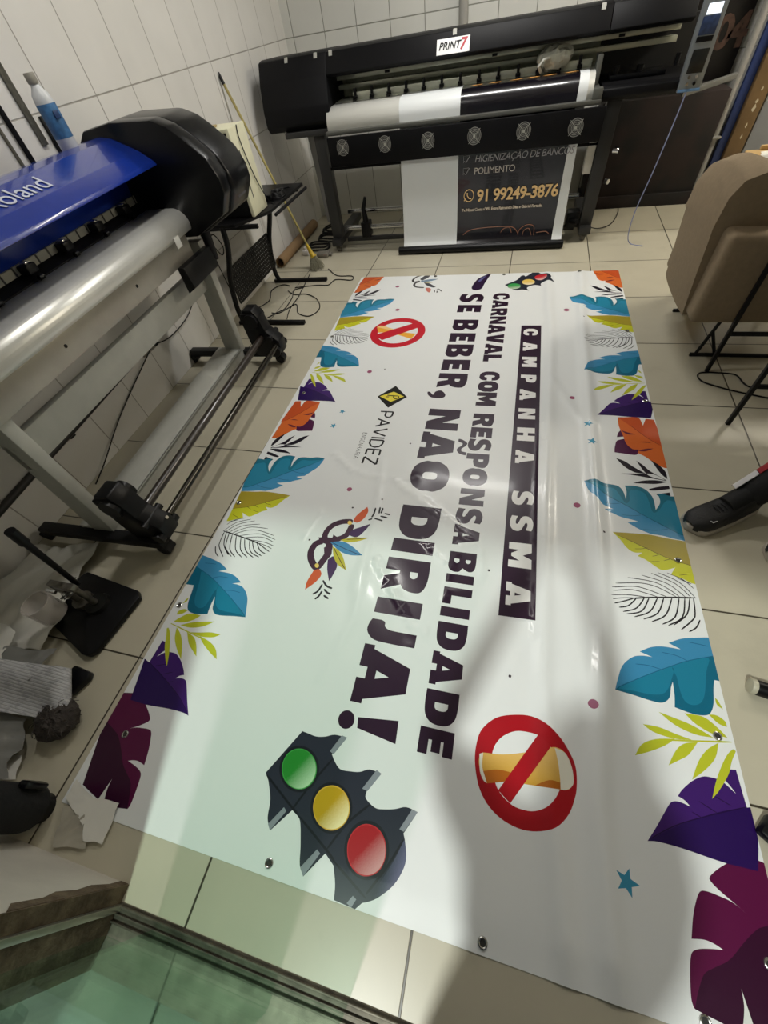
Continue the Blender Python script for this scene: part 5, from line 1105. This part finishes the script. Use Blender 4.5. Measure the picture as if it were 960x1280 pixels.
o = B().tube([(-.62, 5.595, 1.3), (-.62, 5.595, 2.9)], .04, 18).obj('wall_pipe', MATS['pipe_white']); tag(o, 'white pipe running up the tiled back wall above the printer', 'pipe')
o = B().prism([(-2.02, .12), (-1.92, .12), (-1.94, .9), (-2.06, .9)], 'y', 4.98, 5.0, .004).obj('hanging_film', mat('grey_film', '8c8c8a', .35)); tag(o, 'strip of grey film hanging behind the printer in the corner', 'film')
# bottle and tool at the right edge
BT = empty('small_bottle', (1.0, .56, 0)); tag(BT, 'small black bottle with a white rim and grey label lying on the tiles', 'bottle')
Mq = frame_mat((.962, .580, .027), (0, 0, 1), (.52, .85, 0)); Mq = Matrix.Translation((.962, .580, .027)) @ Vector((1, -.18, 0)).normalized().to_track_quat('Z', 'Y').to_matrix().to_4x4()
part(B().lathe([(.001, .012), (.024, .012), (.026, .02), (.026, .16), (.02, .168), (.001, .168)], Mq), 'body', blk, BT)
part(B().lathe([(.016, -.001), (.024, 0), (.026, .006), (.026, .014), (.016, .014)], Mq), 'rim', mat('cream_rim', 'b8b4a0', .4), BT, 'white ring at the opening')
part(B().lathe([(.001, .009), (.017, .009), (.017, .012), (.001, .012)], Mq), 'opening', rub, BT)
part(B().lathe([(.0262, .05), (.0266, .052), (.0266, .13), (.0262, .132)], Mq), 'label', mat('grey_label', '808084', .5, noise=.3, nscale=60), BT)
TL = empty('cutter_tool', (.96, .12, 0)); tag(TL, 'black tool handle lying on the tiles at the lower right edge', 'tool')
part(B().box((-.035, -.10, 0), (.035, .10, .04), .012, M=Matrix.Translation((.975, .125, 0)) @ Matrix.Rotation(math.radians(-128), 4, 'Z')), 'handle', blk, TL)
part(B().box((-.037, -.08, .012), (-.034, .08, .020), .001, M=Matrix.Translation((.975, .125, 0)) @ Matrix.Rotation(math.radians(-128), 4, 'Z')), 'inlay', mat('grey_inlay', '9a9a96', .4), TL)
# ---------------------------------------------------------------- people
def skin(name, verts, edges, radii, m, parent, root=0, lev=2, cut=None):
    me = bpy.data.meshes.new(name); me.from_pydata([tuple(v) for v in verts], edges, [])
    o = bpy.data.objects.new(name, me); COL.objects.link(o)
    sk = o.modifiers.new('Skin', 'SKIN'); sk.use_smooth_shade = True
    for i, d in enumerate(me.skin_vertices[0].data):
        r = radii[i]; d.radius = (r, r) if not isinstance(r, tuple) else r; d.use_root = (i == root)
    sb = o.modifiers.new('Sub', 'SUBSURF'); sb.levels = lev; sb.render_levels = lev
    dg = bpy.context.evaluated_depsgraph_get(); nm = bpy.data.meshes.new_from_object(o.evaluated_get(dg))
    bpy.data.objects.remove(o)
    nm.transform(Matrix.Translation(-wloc(parent))); nm.materials.clear(); nm.materials.append(m)
    nm.polygons.foreach_set('use_smooth', [True]*len(nm.polygons))
    q = bpy.data.objects.new(name, nm); COL.objects.link(q); q.parent = parent; q.name = name
    return q
skin_m = mat('skin', '9a6a50', .55, noise=.06)
hair_m = mat('dark_hair', '15100c', .6, noise=.3, nscale=60, bump=.6, bscale=300)
tee = mat('dark_tshirt', '22252e', .85, noise=.08, bump=.2, bscale=400)
trs = mat('black_trousers', '0c0c0e', .8, noise=.15, nscale=30, bump=.3, bscale=80)
def chain(V, E, R, start, pts):
    prev = start
    for p, r in pts: V.append(Vector(p)); R.append(r); E.append((prev, len(V)-1)); prev = len(V)-1
    return prev
def person(name, loc, label, pelvis, chest, neck, head, face, sh, el, ha, hip, kn, an, toe, hdir, pnorm):
    """sh, el, ha, hip, kn, an, toe: pairs (left, right)"""
    root = empty(name, loc); tag(root, label, 'person')
    pelvis, chest, neck, head, face = map(Vector, (pelvis, chest, neck, head, face))
    V = [pelvis]; R = [.095]; E = []
    c1 = chain(V, E, R, 0, [(pelvis.lerp(chest, .5), (.105, .095)), (chest, (.12, .095)), (chest.lerp(neck, .7), .075), (neck, .052), (neck.lerp(head, .55), .055)])
    hd = chain(V, E, R, c1, [(head, .098), (head+(head-neck).normalized()*.075, .088)])
    ci = 2
    for k in (0, 1):
        chain(V, E, R, ci, [(sh[k], .062), (Vector(sh[k]).lerp(Vector(el[k]), .5), .048), (el[k], .040), (Vector(el[k]).lerp(Vector(ha[k]), .45), .036), (ha[k], .026)])
        chain(V, E, R, 0, [(hip[k], .078), (Vector(hip[k]).lerp(Vector(kn[k]), .5), .078), (kn[k], .056), (Vector(kn[k]).lerp(Vector(an[k]), .35), .053), (an[k], .036), (Vector(an[k]).lerp(Vector(toe[k]), .6)-Vector((0, 0, .03)), .034)])
    # fingers grow out of the palm, all inside the one body surface
    for k in (0, 1):
        w = Vector(ha[k]); d = Vector(hdir[k]).normalized(); n = Vector(pnorm[k]).normalized(); s = d.cross(n).normalized()
        idx = [i for i, v in enumerate(V) if (v-w).length < 1e-6][0]
        pc = w+d*.05; V.append(pc); R.append((.034, .018)); E.append((idx, len(V)-1)); pi_ = len(V)-1
        for j, (off, ln) in enumerate(((-.030, .062), (-.010, .074), (.010, .070), (.029, .054))):
            b0 = pc+s*off+d*.038
            chain(V, E, R, pi_, [(b0, .0095), (b0+d*ln*.4+n*ln*.18, .0085), (b0+d*ln*.62+n*ln*.5, .0078), (b0+d*ln*.62+n*ln*.8, .006)])
        sg = 1 if k == 0 else -1
        t0 = w+d*.03-s*.030*1
        chain(V, E, R, pi_, [(t0, .013), (t0-s*.022+d*.022+n*.012, .010), (t0-s*.022+d*.045+n*.026, .0085)])
    body = skin('body', V, E, R, skin_m, root)
    # clothes
    V = [pelvis-(chest-pelvis)*.22]; R = [.165]; E = []
    ch = chain(V, E, R, 0, [(pelvis.lerp(chest, .5), (.165, .155)), (chest, (.178, .150)), (chest.lerp(neck, .75), .105)])
    for k in (0, 1): chain(V, E, R, 2, [(sh[k], .082), (Vector(sh[k]).lerp(Vector(el[k]), .45), .070), (Vector(sh[k]).lerp(Vector(el[k]), .66), .066)])
    skin('t_shirt', V, E, R, tee, root)
    V = [pelvis+(chest-pelvis)*.10, pelvis-Vector((0, 0, .03))]; R = [.135, .130]; E = [(0, 1)]
    for k in (0, 1): chain(V, E, R, 1, [(hip[k], .106), (Vector(hip[k]).lerp(Vector(kn[k]), .5), .092), (kn[k], .071), (Vector(kn[k]).lerp(Vector(an[k]), .5), .070), (Vector(kn[k]).lerp(Vector(an[k]), .97), .070), (Vector(an[k])-Vector((0, 0, .04)), .066)])
    tr = skin('trousers', V, E, R, trs, root)
    for k in (0, 1): part(B().tube([Vector(kn[k]).lerp(Vector(an[k]), .9), Vector(an[k]), Vector(an[k]).lerp(Vector(toe[k]), .45)], [.050, .050, .042], 14), 'sock', trs, root)
    # face
    up = (head-neck).normalized(); f = face.normalized(); sd = f.cross(up).normalized()
    ew = mat('eye_white', 'd8d4cc', .3); ed = mat('eye_dark', '1a120c', .2)
    for s_ in (-1, 1):
        p = head+f*.082+sd*.031*s_+up*.008
        e_ = part(B().sphere(p, .011, 14), 'eye', ew, root); part(B().sphere(p+f*.0075, .0055, 10), 'iris', ed, e_)
        part(B().tube([head+sd*.088*s_+up*.03-f*.004, head+sd*.096*s_+up*.012-f*.01, head+sd*.088*s_-up*.022], [.008, .013, .007], 10), 'ear', skin_m, root)
    part(B().tube([head+f*.088+up*.010, head+f*.108-up*.018, head+f*.094-up*.026], [.007, .013, .009], 10), 'nose', skin_m, root)
    part(B().tube([head+f*.082-up*.050+sd*.024, head+f*.092-up*.048, head+f*.082-up*.050-sd*.024], [.003, .007, .003], 8), 'mouth', mat('lip', '7c4438', .5), root)
    c = B(); c.sphere(head+up*.062-f*.030, .104, 22, M=Matrix.Identity(4), sc=(1, 1, .95))
    part(c, 'hair', hair_m, root)
    return root
def shoe(root, toe, heel, m_up, m_sole, z=0.0, name='sneaker'):
    toe = Vector((toe[0], toe[1], z)); heel = Vector((heel[0], heel[1], z)); d = (toe-heel); L_ = d.length; d.normalize(); s = Vector((-d.y, d.x, 0))
    def wd(t): return .046+.018*math.sin(min(1, t*1.15)*PI*.62)*1.0 if t < .8 else .0635*math.sqrt(max(0, 1-((t-.8)/.2)**2))
    def outl(k, e=0): 
        P = []
        for i in range(15):
            t = .02+.98*i/14; P.append((t, (wd(t)+e)))
        return P
    so = B(); pl = [(heel+d*L_*t+s*w) for t, w in outl(0, .004)]+[(heel+d*L_*t-s*w) for t, w in outl(0, .004)][::-1]
    so.prism([(p.x, p.y) for p in pl], 'z', z+.001, z+.034, .006)
    u = B()
    def fn(a, t):
        tt = .03+.955*t; w = wd(tt)*.98; h = .045+.062*max(0, 1-(tt/.62)**2.2)**.8 if tt < .62 else .060*math.sqrt(max(.06, 1-((tt-.62)/.40)**2.4))
        if tt < .62: h = .060+.075*(.5+.5*math.cos(tt/.62*PI))
        an_ = PI*a; q = abs(math.cos(an_))**.7*(1 if math.cos(an_) > 0 else -1)
        return heel+d*L_*tt+s*(w*q)+Vector((0, 0, .022+h*abs(math.sin(an_))**.65))
    u.grid(fn, 18, 20)
    sh_ = part(u, name, m_up, root, ang=60)
    part(so, 'sole', m_sole, sh_, 'off-white rubber sole')
    for k in range(5):
        p = fn(.5, .42+.055*k)+Vector((0, 0, .002)); part(B().tube([p-s*.018, p+Vector((0, 0, .003)), p+s*.018], .0022, 6), 'lace', mat('lace_black', '1c1c1e', .8), sh_)
    return sh_, fn
SP = person('person', (1.9, 1.68, 0), 'seated person in black trousers and black sneakers at the right edge', (1.93, 1.68, .555), (2.02, 1.73, .95), (2.0, 1.72, 1.13), (1.96, 1.70, 1.27), (-.85, -.45, -.25),
   [(1.94, 1.92, 1.06), (2.08, 1.53, 1.06)], [(1.80, 1.98, .82), (1.96, 1.42, .82)], [(1.66, 1.80, .68), (1.76, 1.44, .68)],
   [(1.88, 1.77, .53), (1.94, 1.60, .53)], [(1.46, 1.565, .50), (1.62, 1.36, .52)], [(1.13, 1.395, .105), (1.36, 1.235, .105)], [(.93, 1.27, .03), (1.19, 1.13, .03)],
   [(-.9, -.2, -.3), (-.9, .2, -.3)], [(0, 0, -1), (0, 0, -1)])
sk_b = mat('sneaker_black', '121214', .6, noise=.2, nscale=40, bump=.4, bscale=200); sk_s = mat('sole_offwhite', 'b8b0a4', .6, noise=.1)
s1, fn1 = shoe(SP, (.895, 1.242), (1.175, 1.415), sk_b, sk_s)
s2, fn2 = shoe(SP, (1.168, 1.125), (1.44, 1.24), sk_b, sk_s)
p = fn1(.30, .80); part(B().tube([p+Vector((.014, .006, .004)), p+Vector((-.002, -.003, .002)), p+Vector((-.012, .004, .003))], [.0012, .003, .001], 6), 'side_mark', mat('mark_white', 'd8d8d8', .5), s1, 'small white mark')
kn_, an_ = Vector((1.46, 1.565, .50)), Vector((1.13, 1.395, .105)); dl = (kn_-an_).normalized(); sdv = Vector((-.40, .60, .70)).normalized()
def band(t0, t1, m, name, w, lab):
    c = B(); n = 8
    def f(u, v):
        t = t0+(t1-t0)*u; r = .069+.004*t; q = dl.cross(sdv).normalized(); a = (v-.5)*w
        return an_.lerp(kn_, t)+(sdv*math.cos(a)+q*math.sin(a))*(r+.004)
    c.grid(f, n, n, thick=.003); return part(c, name, m, SP, lab)
band(-.10, .075, mat('stripe_white', 'c8c6c8', .7), 'side_stripe', .9, 'white side stripe'); band(.08, .7, mat('stripe_red', '8e1420', .7), 'side_stripe', .9, 'dark red side stripe')
ST = empty('stool', (1.98, 1.70, 0)); tag(ST, 'black stool under the seated person at the right edge', 'stool')
part(B().lathe([(.001, .375), (.17, .375), (.18, .385), (.18, .405), (.17, .415), (.001, .415)], Matrix.Translation((1.98, 1.70, 0))), 'seat', blkm, ST)
for k in range(4): a = PI/4+k*PI/2; part(B().tube([(1.98+.12*math.cos(a), 1.70+.12*math.sin(a), .385), (1.98+.19*math.cos(a), 1.70+.19*math.sin(a), .0)], .012, 10), 'leg', blkm, ST)
# the person who takes the picture stands in the doorway; the shadow falls on the banner
vw = Vector((-.2327, .5665, -.7905)); rt_ = Vector((.966, .228, -.121)); upv = Vector((-.112, .792, .600)); lens = Vector((0, 0, 1.6))
hc = lens-upv*.085-vw*.035
hl = hc-rt_*.085-upv*.05; hr = hc+rt_*.085-upv*.05
PG = person('person', (.09, -.74, -.02), 'person standing in the doorway whose shadow falls on the banner', (.10, -.76, .95), (.08, -.74, 1.30), (.07, -.73, 1.50), (.06, -.70, 1.63), (0, .85, -.45),
   [(-.09, -.73, 1.43), (.23, -.73, 1.43)], [(-.20, -.47, 1.23), (.25, -.47, 1.23)], [tuple(hl-Vector((0, .07, .02))), tuple(hr-Vector((0, .07, .02)))],
   [(.0, -.76, .88), (.20, -.76, .88)], [(-.01, -.74, .50), (.23, -.74, .50)], [(-.02, -.77, .085), (.26, -.77, .085)], [(-.03, -.64, .02), (.28, -.64, .02)],
   [(.35, 1, .25), (-.35, 1, .25)], [(1, -.2, .1), (-1, -.2, .1)])
shoe(PG, (-.035, -.60), (-.015, -.87), sk_b, sk_s, z=-.02); shoe(PG, (.285, -.60), (.26, -.87), sk_b, sk_s, z=-.02)
pc_ = lens-upv*.055-vw*.014; PM = frame_mat(pc_, rt_, upv)
PHN = B().box((-.037, -.075, -.004), (.037, .075, .004), .003, M=PM).obj('smartphone', blkg); tag(PHN, 'black smartphone held up by the person in the doorway', 'phone')
# ---------------------------------------------------------------- light
def area(name, loc, size, power, col, rot=(0, 0, 0), sy=None, spread=PI):
    l = bpy.data.lights.new(name, 'AREA'); l.size = size; l.energy = power; l.color = col
    if sy: l.shape = 'RECTANGLE'; l.size_y = sy
    o = bpy.data.objects.new(name, l); o.location = loc; o.rotation_euler = rot; COL.objects.link(o); return o
area('overhead_light', (-1.15, 2.05, 2.95), .20, 22, (1.0, .97, .92))
area('overhead_light', (2.9, 4.3, 2.95), .5, 62, (1.0, .93, .80))
area('overhead_light', (-.2, 4.0, 2.95), 1.2, 46, (1.0, .98, .94), sy=.12)  # added fill strip, no known fixture; brightens the far end and the walls
pl_ = bpy.data.lights.new('doorway_lamp', 'POINT'); pl_.energy = 680; pl_.color = (.96, 1.0, .93); pl_.shadow_soft_size = .10
po = bpy.data.objects.new('doorway_lamp', pl_); po.location = (-.55, -2.1, 4.2); COL.objects.link(po)
w = bpy.data.worlds.new('World'); SC.world = w; w.use_nodes = True
w.node_tree.nodes['Background'].inputs[0].default_value = (.75, .8, .85, 1); w.node_tree.nodes['Background'].inputs[1].default_value = .09
vs = SC.view_settings; vs.view_transform = 'Standard'; vs.look = 'None'; vs.gamma = 1; vs.use_curve_mapping = False; vs.exposure = -0.08
SC.display_settings.display_device = 'sRGB'
